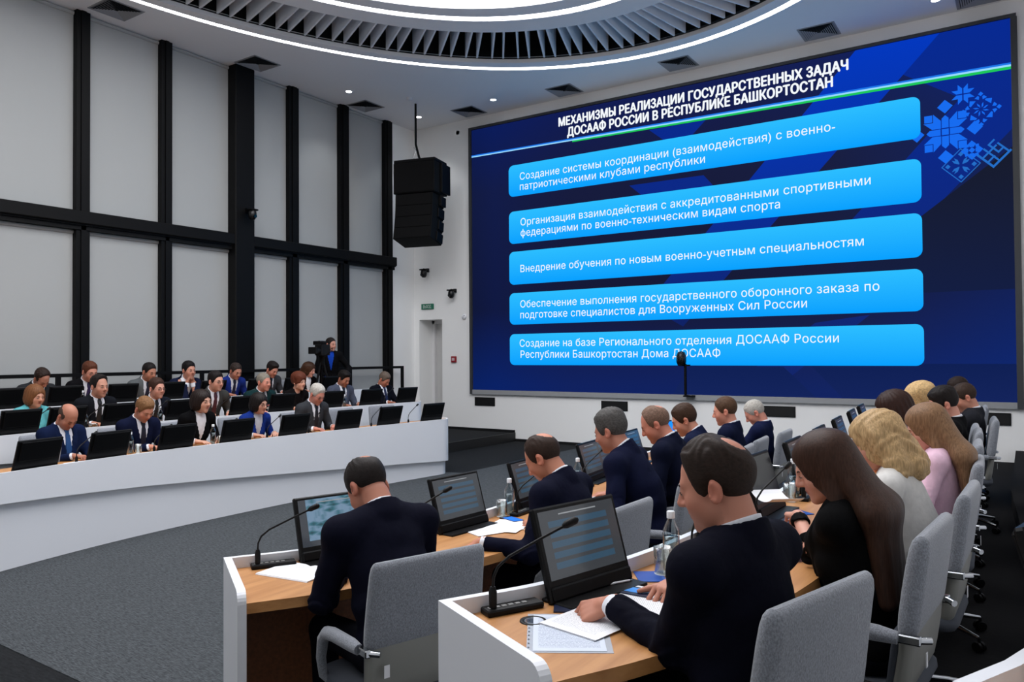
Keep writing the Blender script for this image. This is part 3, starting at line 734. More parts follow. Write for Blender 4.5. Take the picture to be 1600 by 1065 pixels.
def make_chair():
    t = thing('conference_chair', '', 'chair')
    fz = [.66, .68, .72, .80, .88, .93, .955, .968, .974]; tk = [.052, .062, .066, .066, .064, .060, .050, .034, .012]; wd = [.505, .51, .51, .505, .50, .497, .49, .478, .462]
    def curved(ring, z):       # wrap the back slightly round the sitter
        return [(x, y + .22 * x * x, zz) for x, y, zz in ring]
    MB().loft([curved(rr(w, k, back_y(z), z), z) for z, k, w in zip(fz, tk, wd)]).build('backrest', M_FAB, t)
    lz = [.425, .44, .47, .52, .60, .664]; lw = [.40, .44, .47, .49, .50, .503]; lt = [.03, .05, .055, .05, .048, .05]
    MB().loft([curved(rr(w, k, back_y(z), z), z) for z, k, w in zip(lz, lt, lw)]).build('back_shell', M_LEA, t)
    MB().loft([curved(rr(w, .03, back_y(z) + .03, z), z) for z, w in ((.46, .44), (.5, .46), (.66, .48))]).build('inner_cushion', M_FABD, t)
    st = [(.30, .36, .395), (.46, .44, .405), (.50, .47, .43), (.49, .465, .455), (.46, .43, .466), (.3, .3, .468)]
    MB().loft([rr(w, d, .0, z, 6, .07) for w, d, z in st]).build('seat', M_FABD, t)
    for s in (-1, 1):
        x = s * .272
        pts = [(s * .268, -.20, .655), (x, -.14, .66), (x, .0, .655), (x, .06, .645), (x, .10, .61), (x * .98, .13, .53), (x * .93, .14, .455), (s * .225, .12, .425)]
        ar = MB().tube(pts, [.020, .026, .027, .026, .023, .02, .018, .016], 10).build('armrest', M_FAB, t)
        MB().box((-.012, -.05, -.014), (.012, .03, .014), .004, Matrix.Translation((s * .262, -.215, .655))).tube([(s * .262, -.17, .655), (s * .262, -.25, .655), (s * .225, -.285, .652)], .012, 8).build('bracket', M_CHR, ar)
    MB().box((-.20, -.268, .555), (-.178, -.2655, .60), 0).build('tag', mat('tag_white', (220, 220, 222), .6), t)
    MB().lathe([(.028, .10), (.028, .24), (.02, .24), (.02, .385)], 14).lathe([(.07, .375), (.09, .385), (.09, .40)], 14).build('column', M_CHR, t)
    MB().lathe([(.0, .075), (.045, .08), (.045, .13), (.03, .15)], 14).build('hub', M_CHR, t)
    for k in range(5):
        a = math.radians(72 * k + 90); c, s_ = math.cos(a), math.sin(a)
        lg = MB().tube([(c * .03, s_ * .03, .115), (c * .18, s_ * .18, .095), (c * .31, s_ * .31, .072)], [.017, .015, .010], 8).build('leg', M_CHR, t)
        w = MB()
        for q in (-1, 1):
            cx_, cy_ = c * .31 - s_ * .014 * q, s_ * .31 + c * .014 * q
            w.tube([(cx_ - s_ * .008, cy_ + c * .008, .027), (cx_ + s_ * .008, cy_ - c * .008, .027)], .026, 12)
        w.tube([(c * .31, s_ * .31, .03), (c * .31, s_ * .31, .075)], .008, 6).build('caster', M_PLB, lg)
    return t
CHAIR = make_chair()
def chair(xy, n, zf, lab, turn=0.0, ahead=0.0):
    xy = np.array(xy) - np.array(n) * ahead
    return repeat(CHAIR, USED, lab, (xy[0], xy[1], zf), rz_face(n) + turn, 'grey conference chairs')

# ------------------------------------------------------------------ desk equipment
def slide_screen(name, kind):
    m = bpy.data.materials.new(name); m.use_nodes = True; nt = m.node_tree; p = nt.nodes['Principled BSDF']
    p.inputs['Base Color'].default_value = (.012, .013, .014, 1); p.inputs['Roughness'].default_value = .12
    tc = nt.nodes.new('ShaderNodeTexCoord'); sx = nt.nodes.new('ShaderNodeSeparateXYZ'); nt.links.new(tc.outputs['Generated'], sx.inputs[0])
    def mn(op, a, b=None):
        nd = nt.nodes.new('ShaderNodeMath'); nd.operation = op
        for i, q in enumerate((a, b)):
            if q is None: continue
            if isinstance(q, (int, float)): nd.inputs[i].default_value = q
            else: nt.links.new(q, nd.inputs[i])
        return nd.outputs[0]
    u, w = sx.outputs[0], sx.outputs[2]
    inx = mn('MULTIPLY', mn('GREATER_THAN', u, .12), mn('LESS_THAN', u, .90))
    fr = mn('FRACT', mn('MULTIPLY', mn('SUBTRACT', w, .14), 6.6))
    bar = mn('MULTIPLY', mn('MULTIPLY', mn('GREATER_THAN', w, .14), mn('LESS_THAN', w, .86)), mn('MULTIPLY', inx, mn('LESS_THAN', fr, .62)))
    ttl = mn('MULTIPLY', mn('MULTIPLY', mn('GREATER_THAN', w, .915), mn('LESS_THAN', w, .935)), mn('MULTIPLY', mn('GREATER_THAN', u, .25), mn('LESS_THAN', u, .75)))
    mx = nt.nodes.new('ShaderNodeMix'); mx.data_type = 'RGBA'; mx.inputs[6].default_value = lin((84, 88, 94)); mx.inputs[7].default_value = lin((74, 110, 138))
    nt.links.new(bar, mx.inputs[0])
    last = mx.outputs[2]
    if kind == 'video':
        vz = nt.nodes.new('ShaderNodeTexVoronoi'); vz.inputs['Scale'].default_value = 7; vz.distance = 'MANHATTAN'; nt.links.new(tc.outputs['Generated'], vz.inputs['Vector'])
        cr = nt.nodes.new('ShaderNodeValToRGB'); e = cr.color_ramp.elements; e[0].color = lin((10, 60, 66)); e[1].color = lin((150, 190, 225)); q = e.new(.45); q.color = lin((40, 130, 150))
        nt.links.new(vz.outputs['Distance'], cr.inputs[0])
        m3 = nt.nodes.new('ShaderNodeMix'); m3.data_type = 'RGBA'; nt.links.new(mn('MULTIPLY', inx, mn('GREATER_THAN', w, .12)), m3.inputs[0]); m3.inputs[6].default_value = lin((78, 84, 94)); nt.links.new(cr.outputs[0], m3.inputs[7]); last = m3.outputs[2]
    m2 = nt.nodes.new('ShaderNodeMix'); m2.data_type = 'RGBA'; nt.links.new(ttl, m2.inputs[0]); nt.links.new(last, m2.inputs[6]); m2.inputs[7].default_value = lin((200, 205, 210))
    nt.links.new(m2.outputs[2], p.inputs['Emission Color']); p.inputs['Emission Strength'].default_value = .45
    return m
M_SCR = slide_screen('monitor_slide', 'slide'); M_SCRV = slide_screen('monitor_video', 'video')
M_SCRB = mat('monitor_blue', (24, 130, 240), .2, emit=.8); M_SCR0 = mat('monitor_off', (6, 7, 8), .12)
M_BEZ = mat('monitor_bezel', (7, 7, 8), .4, spec=.25); M_MB = mat('monitor_back', (6, 6, 7), .55, spec=.18)
def make_monitor(scr, name='monitor'):
    t = thing(name, '', 'monitor')
    MT = Matrix.Rotation(math.radians(17), 4, 'X')           # top leans away from the user
    def bx(a, b, bev=0): return MB().box(a, b, bev, MT)
    bx((-.205, -.012, .0), (.205, .012, .305), .006).build('casing', M_BEZ, t)
    bx((-.188, .0115, .070), (.188, .0135, .290)).build('screen', scr, t)
    bx((-.18, -.024, .13), (.18, -.011, .295), .005).build('back_cover', M_MB, t)
    bx((-.198, .006, .004), (.198, .022, .050), .006).build('lower_bar', M_MB, t)
    MB().box((-.195, -.05, .0), (.195, .085, .010), .004).build('foot', M_BEZ, t)
    return t
MON = make_monitor(M_SCR); MONV = make_monitor(M_SCRV); MONB = make_monitor(M_SCRB); MON0 = make_monitor(M_SCR0)
def monitor(path, q, lab, proto=None, off=.075, turn=0.0):
    p, n = path.at(q, off)
    return repeat(proto or MON, USED, lab, (p[0], p[1], TOP[id(path)]), rz_user(n) + turn, 'desk monitors')
def make_mic(k):
    t = thing('microphone', '', 'microphone')
    MB().box((-.10, -.03, 0), (.10, .03, .02), .005).build('base', M_PLB, t)
    bt = MB()
    for q in range(6): bt.box((-.05 + q * .024, -.008, .0195), (-.034 + q * .024, .006, .0215))
    bt.build('button_strip', mat('button_grey', (120, 120, 118), .5), t)
    MB().lathe([(.012, .018), (.013, .07), (.008, .085)], 10, (-.07 * k, 0, 0)).build('stem', M_PLB, t)
    MB().tube([(k * x, y, z) for x, y, z in ((-.07, 0, .08), (-.068, .002, .115), (-.055, .006, .145), (-.02, .016, .175), (.08, .045, .225), (.15, .065, .258))], .0045, 6).build('gooseneck', M_PLB, t)
    MB().tube([(k * x, y, z) for x, y, z in ((.147, .064, .257), (.157, .067, .262), (.188, .076, .276), (.196, .078, .279))], [.006, .012, .013, .006], 10).build('capsule', M_PLB, t)
    return t
MIC = make_mic(1); MICR = make_mic(-1)
def mic(path, q, lab, off=.12, turn=0.0, xy=None):
    p, n = path.at(q, off)
    if xy is not None: p = xy
    return repeat(MIC if path.side < 0 else MICR, USED, lab, (p[0], p[1], TOP[id(path)]), rz_user(n) + turn, 'gooseneck microphones')
def glassy(name, rgb, rough=.03, mixf=.75):
    m = bpy.data.materials.new(name); m.use_nodes = True; nt = m.node_tree; nt.nodes.clear()
    o = nt.nodes.new('ShaderNodeOutputMaterial'); mx = nt.nodes.new('ShaderNodeMixShader'); tr = nt.nodes.new('ShaderNodeBsdfTransparent'); gl = nt.nodes.new('ShaderNodeBsdfGlossy'); fz = nt.nodes.new('ShaderNodeLayerWeight')
    fz.inputs[0].default_value = .35; tr.inputs[0].default_value = lin(rgb); gl.inputs[1].default_value = rough
    nt.links.new(fz.outputs['Facing'], mx.inputs[0]); nt.links.new(tr.outputs[0], mx.inputs[1]); nt.links.new(gl.outputs[0], mx.inputs[2]); nt.links.new(mx.outputs[0], o.inputs[0])
    return m
M_BOT = glassy('bottle_plastic', (226, 234, 236)); M_GLS = glassy('tumbler_glass', (234, 240, 240)); M_WAT = glassy('water', (220, 232, 236))
M_CAP = mat('bottle_cap', (226, 228, 230), .4); M_LBL = mat('bottle_label', (190, 205, 215), .4)
def make_bottle():
    t = thing('water_bottle', '', 'bottle')
    MB().lathe([(.001, .004), (.028, .0), (.031, .006), (.031, .135), (.029, .15), (.016, .18), (.0125, .187), (.0125, .195)], 18, cap=False).build('body', M_BOT, t)
    MB().lathe([(.001, .006), (.0285, .006), (.0285, .125), (.001, .126)], 16, cap=False).build('water', M_WAT, t)
    MB().lathe([(.015, .192), (.015, .215), (.013, .218), (.0, .218)], 14).build('cap', M_CAP, t)
    return t
def make_glass():
    t = thing('drinking_glass', '', 'glass')
    MB().lathe([(.001, .0), (.030, .0), (.034, .10), (.0325, .10), (.0285, .008), (.001, .007)], 20, cap=False).build('tumbler', M_GLS, t)
    MB().lathe([(.026, .0005), (.031, .0), (.031, .006), (.026, .006)], 18, cap=False).build('rim', mat('glass_foot', (225, 232, 234), .1), t)
    return t
BOT, GLS = make_bottle(), make_glass()
def bottle(xyz, lab): return repeat(BOT, USED, lab, xyz, 0, 'water bottles')
def tumbler(xyz, lab): return repeat(GLS, USED, lab, xyz, 0, 'drinking glasses')

def print_mat(name, base, ink, pitch=.006, dens=.5, rz=0.0):
    """paper with rows of broken grey type"""
    m = bpy.data.materials.new(name); m.use_nodes = True; nt = m.node_tree; p = nt.nodes['Principled BSDF']; p.inputs['Roughness'].default_value = .7
    tc = nt.nodes.new('ShaderNodeTexCoord'); sx = nt.nodes.new('ShaderNodeSeparateXYZ'); nt.links.new(tc.outputs['Object'], sx.inputs[0])
    def mn(op, a, b=None):
        nd = nt.nodes.new('ShaderNodeMath'); nd.operation = op
        for i, q in enumerate((a, b)):
            if q is None: continue
            if isinstance(q, (int, float)): nd.inputs[i].default_value = q
            else: nt.links.new(q, nd.inputs[i])
        return nd.outputs[0]
    row = mn('GREATER_THAN', mn('FRACT', mn('DIVIDE', sx.outputs[1], pitch)), .55)
    mp = nt.nodes.new('ShaderNodeMapping'); mp.inputs['Scale'].default_value = (420, 1 / pitch, 1); nt.links.new(tc.outputs['Object'], mp.inputs[0])
    nz = nt.nodes.new('ShaderNodeTexNoise'); nz.inputs['Scale'].default_value = 1; nt.links.new(mp.outputs[0], nz.inputs['Vector'])
    ins = mn('MULTIPLY', mn('LESS_THAN', mn('ABSOLUTE', sx.outputs[0]), .085), mn('LESS_THAN', mn('ABSOLUTE', sx.outputs[1]), .12))
    k = mn('MULTIPLY', mn('MULTIPLY', row, mn('GREATER_THAN', nz.outputs[0], dens)), ins)
    mx = nt.nodes.new('ShaderNodeMix'); mx.data_type = 'RGBA'; nt.links.new(k, mx.inputs[0]); mx.inputs[6].default_value = lin(base); mx.inputs[7].default_value = lin(ink)
    nt.links.new(mx.outputs[2], p.inputs['Base Color'])
    return m
M_PAPER = print_mat('printed_paper', (236, 237, 240), (176, 178, 182)); M_PAPER2 = print_mat('printed_form', (206, 214, 226), (150, 160, 182), .009, .46)
M_BLANK = mat('blank_paper', (234, 235, 238), .7); M_BLUE = mat('folder_blue', (30, 74, 160), .4); M_NAVY = mat('booklet_navy', (22, 30, 58), .4)
M_FILE = mat('plastic_sleeve', (214, 222, 232), .15, alpha=.55)
def paper(xyz, rz, lab, m=None, size=(.21, .297), thick=.0015, name='paper_sheet', cat='paper', sheets=1, curl=0.0):
    w, h = size[0] / 2, size[1] / 2
    mb = MB()
    if curl:
        n = 8; rings = []
        for i in range(n + 1):
            y = -h + 2 * h * i / n; z = curl * (2 * abs(i / n - .5)) ** 2.2
            rings.append([(-w, y, z), (w, y, z), (w, y, z + thick), (-w, y, z + thick)])
        mb.loft(rings, True, False)
    else:
        for k in range(sheets): mb.box((-w + .003 * k, -h + .002 * (k % 2), k * thick), (w + .003 * k, h + .002 * (k % 2), (k + 1) * thick - .0002))
    return mb.build(name, m or M_PAPER, label=lab, cat=cat, loc=xyz, rz=rz)
# ------------------------------------------------------------------ people: implicit surfaces meshed with surface nets
F32 = np.float32
def V3(*a): return np.array(a, float)
def cone(P, a, b, ra, rb):
    a = np.asarray(a, F32); d = np.asarray(b, F32) - a; q = P - a
    h = np.clip(q @ d / float(d @ d), 0, 1)
    q = q - h[:, None] * d
    return np.sqrt((q * q).sum(1)) - (ra + (rb - ra) * h)
def ell(P, c, r, R=None):
    q = P - np.asarray(c, F32)
    if R is not None: q = q @ np.asarray(R, F32)
    r = np.asarray(r, F32); a = q / r; k0 = np.sqrt((a * a).sum(1)); a = a / r; k1 = np.sqrt((a * a).sum(1)) + F32(1e-6)
    return k0 * (k0 - 1) / k1
def smin(a, b, k):
    h = np.clip(.5 + .5 * (b - a) / k, 0, 1); return b + (a - b) * h - k * h * (1 - h)
def smax(a, b, k): return -smin(-a, -b, k)
def ramp(x, a, b):
    t = np.clip((x - a) / (b - a), 0, 1); return t * t * (3 - 2 * t)
def Rx(a): c, s = math.cos(a), math.sin(a); return np.array([[1, 0, 0], [0, c, -s], [0, s, c]])
def Ry(a): c, s = math.cos(a), math.sin(a); return np.array([[c, 0, s], [0, 1, 0], [-s, 0, c]])
def Rz(a): c, s = math.cos(a), math.sin(a); return np.array([[c, -s, 0], [s, c, 0], [0, 0, 1]])

CORN = [(i, j, k) for i in (0, 1) for j in (0, 1) for k in (0, 1)]
EDG = [(a, b) for a in range(8) for b in range(a + 1, 8) if sum(abs(CORN[a][q] - CORN[b][q]) for q in range(3)) == 1]
def nets(f, lo, hi, h, coarse=4):
    """mesh of f<0 inside the box lo..hi on a grid of step h; only blocks near the surface are evaluated"""
    lo = np.array(lo, float); hi = np.array(hi, float)
    nb = np.maximum(1, np.ceil((hi - lo) / (h * coarse)).astype(int))
    g = np.stack(np.meshgrid(*[np.arange(n) for n in nb], indexing='ij'), -1).reshape(-1, 3)
    hc = h * coarse
    dc = f((lo + (g + .5) * hc).astype(F32))
    V = np.repeat(np.repeat(np.repeat(np.where(dc < 0, -1., 1.).astype(F32).reshape(nb), coarse, 0), coarse, 1), coarse, 2)
    act = g[np.abs(dc) < hc * 1.25]
    off = np.stack(np.meshgrid(*[np.arange(coarse)] * 3, indexing='ij'), -1).reshape(-1, 3)
    idx = (act[:, None, :] * coarse + off[None]).reshape(-1, 3)
    if len(idx) == 0: return np.zeros((0, 3)), np.zeros((0, 4), int)
    V[idx[:, 0], idx[:, 1], idx[:, 2]] = f((lo + (idx + .5) * h).astype(F32))
    V[0] = V[-1] = 1; V[:, 0] = V[:, -1] = 1; V[:, :, 0] = V[:, :, -1] = 1
    s = (V < 0); n = np.array(V.shape) - 1
    c = np.zeros(n, np.int8)
    for i, j, k in CORN: c += s[i:i + n[0], j:j + n[1], k:k + n[2]]
    mask = (c > 0) & (c < 8); cells = np.argwhere(mask)
    ids = np.full(n, -1, np.int32); ids[mask] = np.arange(len(cells))
    acc = np.zeros((len(cells), 3)); cnt = np.zeros(len(cells))
    cv = [V[cells[:, 0] + i, cells[:, 1] + j, cells[:, 2] + k] for i, j, k in CORN]
    for a, b in EDG:
        m = (cv[a] < 0) != (cv[b] < 0); va, vb = cv[a][m], cv[b][m]; t = (va / (va - vb))[:, None]
        A, B = np.array(CORN[a]), np.array(CORN[b]); acc[m] += A + t * (B - A); cnt[m] += 1
    verts = lo + h * (cells + acc / cnt[:, None] + .5)
    Q = []
    for ax in range(3):
        u, w = (ax + 1) % 3, (ax + 2) % 3
        sl0 = [slice(1, -1)] * 3; sl1 = [slice(1, -1)] * 3; sl0[ax] = slice(0, -1); sl1[ax] = slice(1, None)
        A, B = s[tuple(sl0)], s[tuple(sl1)]
        for flip in (0, 1):
            e = np.argwhere((A & ~B) if not flip else (~A & B))
            if not len(e): continue
            o = np.ones(3, int); o[ax] = 0; e = e + o
            du = np.zeros(3, int); du[u] = 1; dw = np.zeros(3, int); dw[w] = 1
            q = [e - du - dw, e - dw, e, e - du]
            q = np.stack([ids[p[:, 0], p[:, 1], p[:, 2]] for p in q], 1)
            Q.append(q if not flip else q[:, ::-1])
    return verts, np.concatenate(Q).astype(np.int32)
def near_only(P, c, r, f, d):
    """min of d with f, evaluated only within r of c"""
    m = ((P - np.asarray(c, F32)) ** 2).sum(1) < r * r
    if m.any(): d[m] = np.minimum(d[m], f(P[m]))
    return d

# ---- head, in its own frame: +y face, +z crown, origin between the ears
def skull(Q, jw=1.0):
    d = ell(Q, (0, -.014, .042), (.0765, .098, .090))
    d = smin(d, ell(Q, (0, .030, -.004), (.0635, .064, .097)), .02)
    return smin(d, ell(Q, (0, .028, -.060), (.057 * jw, .060, .054)), .025)
def head_sd(P, R, hc, fem, jw):
    Q = (P - np.asarray(hc, F32)) @ np.asarray(R, F32)
    x = Q[:, 0].copy(); Q = Q.copy(); Q[:, 0] = np.abs(x)
    d = skull(Q, jw)
    d = smin(d, ell(Q, (0, .074, -.097), (.021, .018, .016)), .028)
    d = smin(d, ell(Q, (.036, .060, -.024), (.027, .024, .028)), .025)
    d = smin(d, cone(Q, (0, .089, .027), (.036, .077, .027), .0095, .010), .018)
    d = smax(d, -ell(Q, (.031, .106, .006), (.019, .016, .0125)), .012)
    d = smin(d, ell(Q, (.031, .0805, .006), (.0155, .0135, .0115)), .004)
    d = smin(d, cone(Q, (0, .092, .020), (0, .112, -.021), .0075, .0125), .012)
    d = smin(d, ell(Q, (.012, .100, -.026), (.0085, .011, .008)), .008)
    d = smin(d, ell(Q, (0, .0865, -.051), (.024, .0125, .0055)), .007)
    d = smin(d, ell(Q, (0, .0850, -.0625), (.020, .0125, .0065)), .007)
    d = smax(d, -ell(Q, (0, .103, -.0565), (.024, .0085, .0022)), .004)
    e = ell(Q, (.080, -.014, -.006), (.0105, .020, .033), Rz(-.32) @ Rx(.18))
    e = smax(e, -ell(Q, (.090, -.008, -.004), (.009, .011, .020)), .006)
    return smin(d, e, .009)
def head_tint(v, R, hc, skin, hairc, fem):
    """lips, shaven jaw and flushed cheeks: colours that belong to the face itself"""
    Q = (v - hc) @ R; x = np.abs(Q[:, 0]); y, z = Q[:, 1], Q[:, 2]
    c = np.tile(np.array(skin), (len(v), 1))
    def mixin(m, col):
        m = np.clip(m, 0, 1)[:, None]; c[:] = c * (1 - m) + np.array(col) * m
    red = np.array(skin) * np.array([1.02, .80, .78])
    mixin(.5 * np.exp(-((x - .045) ** 2 / .0005 + (z + .028) ** 2 / .0006)) * (y > .03), red)
    mixin(.6 * np.exp(-(x ** 2 / .0003 + (z + .022) ** 2 / .0003)) * (y > .10), red)
    mixin(.7 * (x > .074) * (np.abs(z) < .045) * (y < .02) * (y > -.05), red)
    lip = np.array(lin((150, 70, 70))[:3]) if fem else np.array(skin) * np.array([.80, .55, .55])
    mixin(.85 * np.exp(-((x / .020) ** 4 + ((z + .0568) / .0095) ** 4)) * (y > .07), lip)
    if not fem:
        mixin(.28 * ramp(-z, .035, .075) * (y > -.01) * (z > -.13), np.array(skin) * .45 + np.array(hairc) * .3)
    return c

# ---- hand: fingers are separate chains rooted in the palm
HANDS = {'rest': ((.30, .45, .30), (.34, .50, .32), (.40, .55, .34), (.46, .58, .36), .55, .35),
         'fist': ((.95, 1.25, .7), (1.05, 1.3, .7), (1.1, 1.3, .7), (1.15, 1.3, .7), .35, .9),
         'curl': ((.62, .75, .40), (.70, .85, .45), (.78, .9, .5), (.85, .95, .5), .55, .55),
         'flat': ((.10, .16, .10), (.10, .15, .10), (.12, .18, .12), (.15, .2, .12), .75, .15),
         'point': ((.55, .35, .15), (.62, .55, .3), (.72, .7, .4), (.82, .8, .45), .70, .10)}
def hand_sd(W, f, n, side, pose):
    """W wrist, f finger direction, n palm direction, side = unit vector to the thumb side"""
    bends = HANDS[pose]; caps = []; k = []
    for i, (off, ln, r) in enumerate(((.034, (.043, .025, .021), .0092), (.0115, (.047, .029, .022), .0094), (-.0115, (.043, .027, .021), .0089), (-.0325, (.034, .020, .019), .0080))):
        K = W + f * (.088 - (.006 if i == 3 else .003 if i == 2 else 0)) + side * off - n * .002
        mc = (W + f * .012 + side * off * .5, K, .0125, .0115)
        d = f + side * off * 1.6; d = d / np.linalg.norm(d); a = 0; p = K; seg = []
        for b, l, rr0 in zip(bends[i], ln, (1, .92, .82)):
            a += b; q = p + (d * math.cos(a) + n * math.sin(a)) * l; seg.append((p, q, r * rr0, r * rr0 * .92)); p = q
        caps.append((mc, seg))
    sp, cu = bends[4], bends[5]
    p = W + f * .022 + side * .026 + n * .010; th = []; a = sp
    for l, r0, r1 in ((.046, .0145, .0115), (.034, .0112, .0098), (.027, .0098, .0078)):
        d = f * math.cos(a) + side * math.sin(a) + n * cu * .5; d /= np.linalg.norm(d); q = p + d * l; th.append((p, q, r0, r1)); p = q; a -= cu * .6
    def fn(P):
        d = cone(P, W - f * .02, W + f * .02, .025, .026)
        R = np.stack([side, f, n], 1)
        d = smin(d, ell(P, W + f * .05, (.040, .047, .0155), R), .012)
        for mc, seg in caps:
            d = smin(d, cone(P, *mc), .008)
        for mc, seg in caps:
            g = None
            for q in seg:
                e = cone(P, *q); g = e if g is None else smin(g, e, .002)
            d = smin(d, g, .0035)
        g = None
        for q in th:
            e = cone(P, *q); g = e if g is None else smin(g, e, .004)
        return smin(d, g, .010)
    return fn

def ik(S, W, l1, l2, hint):
    d = W - S; L = np.linalg.norm(d); L2 = min(L, (l1 + l2) * .995); u = d / L; W = S + u * L2
    a = (l1 * l1 - l2 * l2 + L2 * L2) / (2 * L2); hgt = math.sqrt(max(1e-6, l1 * l1 - a * a))
    w = hint - u * (hint @ u); w /= np.linalg.norm(w)
    return S + u * a + w * hgt, W

def pose_of(lean, pitch, yaw, roll, stand=False, fem=False):
    """joints in the sitter's own frame: origin on the floor under the hips, +y forwards"""
    zs = .94 if stand else .545
    H = V3(0, 0, zs); d1 = V3(0, math.sin(lean * .75), math.cos(lean * .75)); d2 = V3(0, math.sin(lean * 1.2), math.cos(lean * 1.2))
    Mid = H + d1 * .25; N = Mid + d2 * .265
    nd = V3(0, math.sin(lean * .8 + .22 + pitch * .35), math.cos(lean * .8 + .22 + pitch * .35))
    Rh = Rz(yaw) @ Ry(roll) @ Rx(-pitch)
    nt_ = N + nd * .085
    hc = nt_ + Rh @ V3(0, .020, .062)
    return dict(H=H, Mid=Mid, N=N, nt=nt_, hc=hc, Rh=Rh, u=d2, fw=V3(0, math.cos(lean * 1.2), -math.sin(lean * 1.2)), d1=d1)

HAIR_M = {}
def hair_mat(rgb, long=False):
    key = (tuple(rgb), long)
    if key not in HAIR_M:
        m = mat('hair_%d_%d_%d%s' % (*rgb, '_long' if long else ''), rgb, .5 if long else .62, bump=((170, 170, 22) if long else (150, 70, 150), .45, .002), var=.32, spec=.22)
        HAIR_M[key] = m
    return HAIR_M[key]
def cloth_mat(nm, rgb): return mat(nm + '_%d_%d_%d' % tuple(rgb), rgb, .88, bump=((38, 38, 30), .28, .008), var=.06, spec=.08)
M_SKIN = mat('skin', (205, 160, 140), .5, attr=True, spec=.35, bump=((240, 240, 240), .06, .001))
M_EYE = mat('eye_white', (150, 138, 130), .3); M_IRIS = mat('iris', (40, 28, 20), .1)

_shared = {}
def shared_legs():
    if 'leg' in _shared: return _shared['leg']
    def f(P):
        Q = P.copy(); Q[:, 0] = np.abs(Q[:, 0])
        d = ell(Q, (0, -.01, .535), (.175, .145, .09))
        d = smin(d, cone(Q, (.085, .02, .535), (.115, .42, .525), .082, .064), .05)
        d = smin(d, cone(Q, (.115, .425, .52), (.118, .40, .13), .062, .050), .025)
        return np.maximum(d, .468 - Q[:, 2] - 10 * np.clip(Q[:, 1] - .25, 0, 1))
    v, q = nets(f, (-.3, -.22, .05), (.3, .55, .68), .013)
    me = mesh_np('trousers', v, q, True)
    sm = MB()
    def g(P): return np.maximum(smin(ell(P, (0, .09, .035), (.048, .14, .05)), ell(P, (0, 0, .06), (.044, .06, .07)), .03), -P[:, 2])
    v, q = nets(g, (-.08, -.12, -.02), (.08, .28, .16), .010)
    _shared['leg'] = me, mesh_np('shoe', v, q, True)
    return _shared['leg']

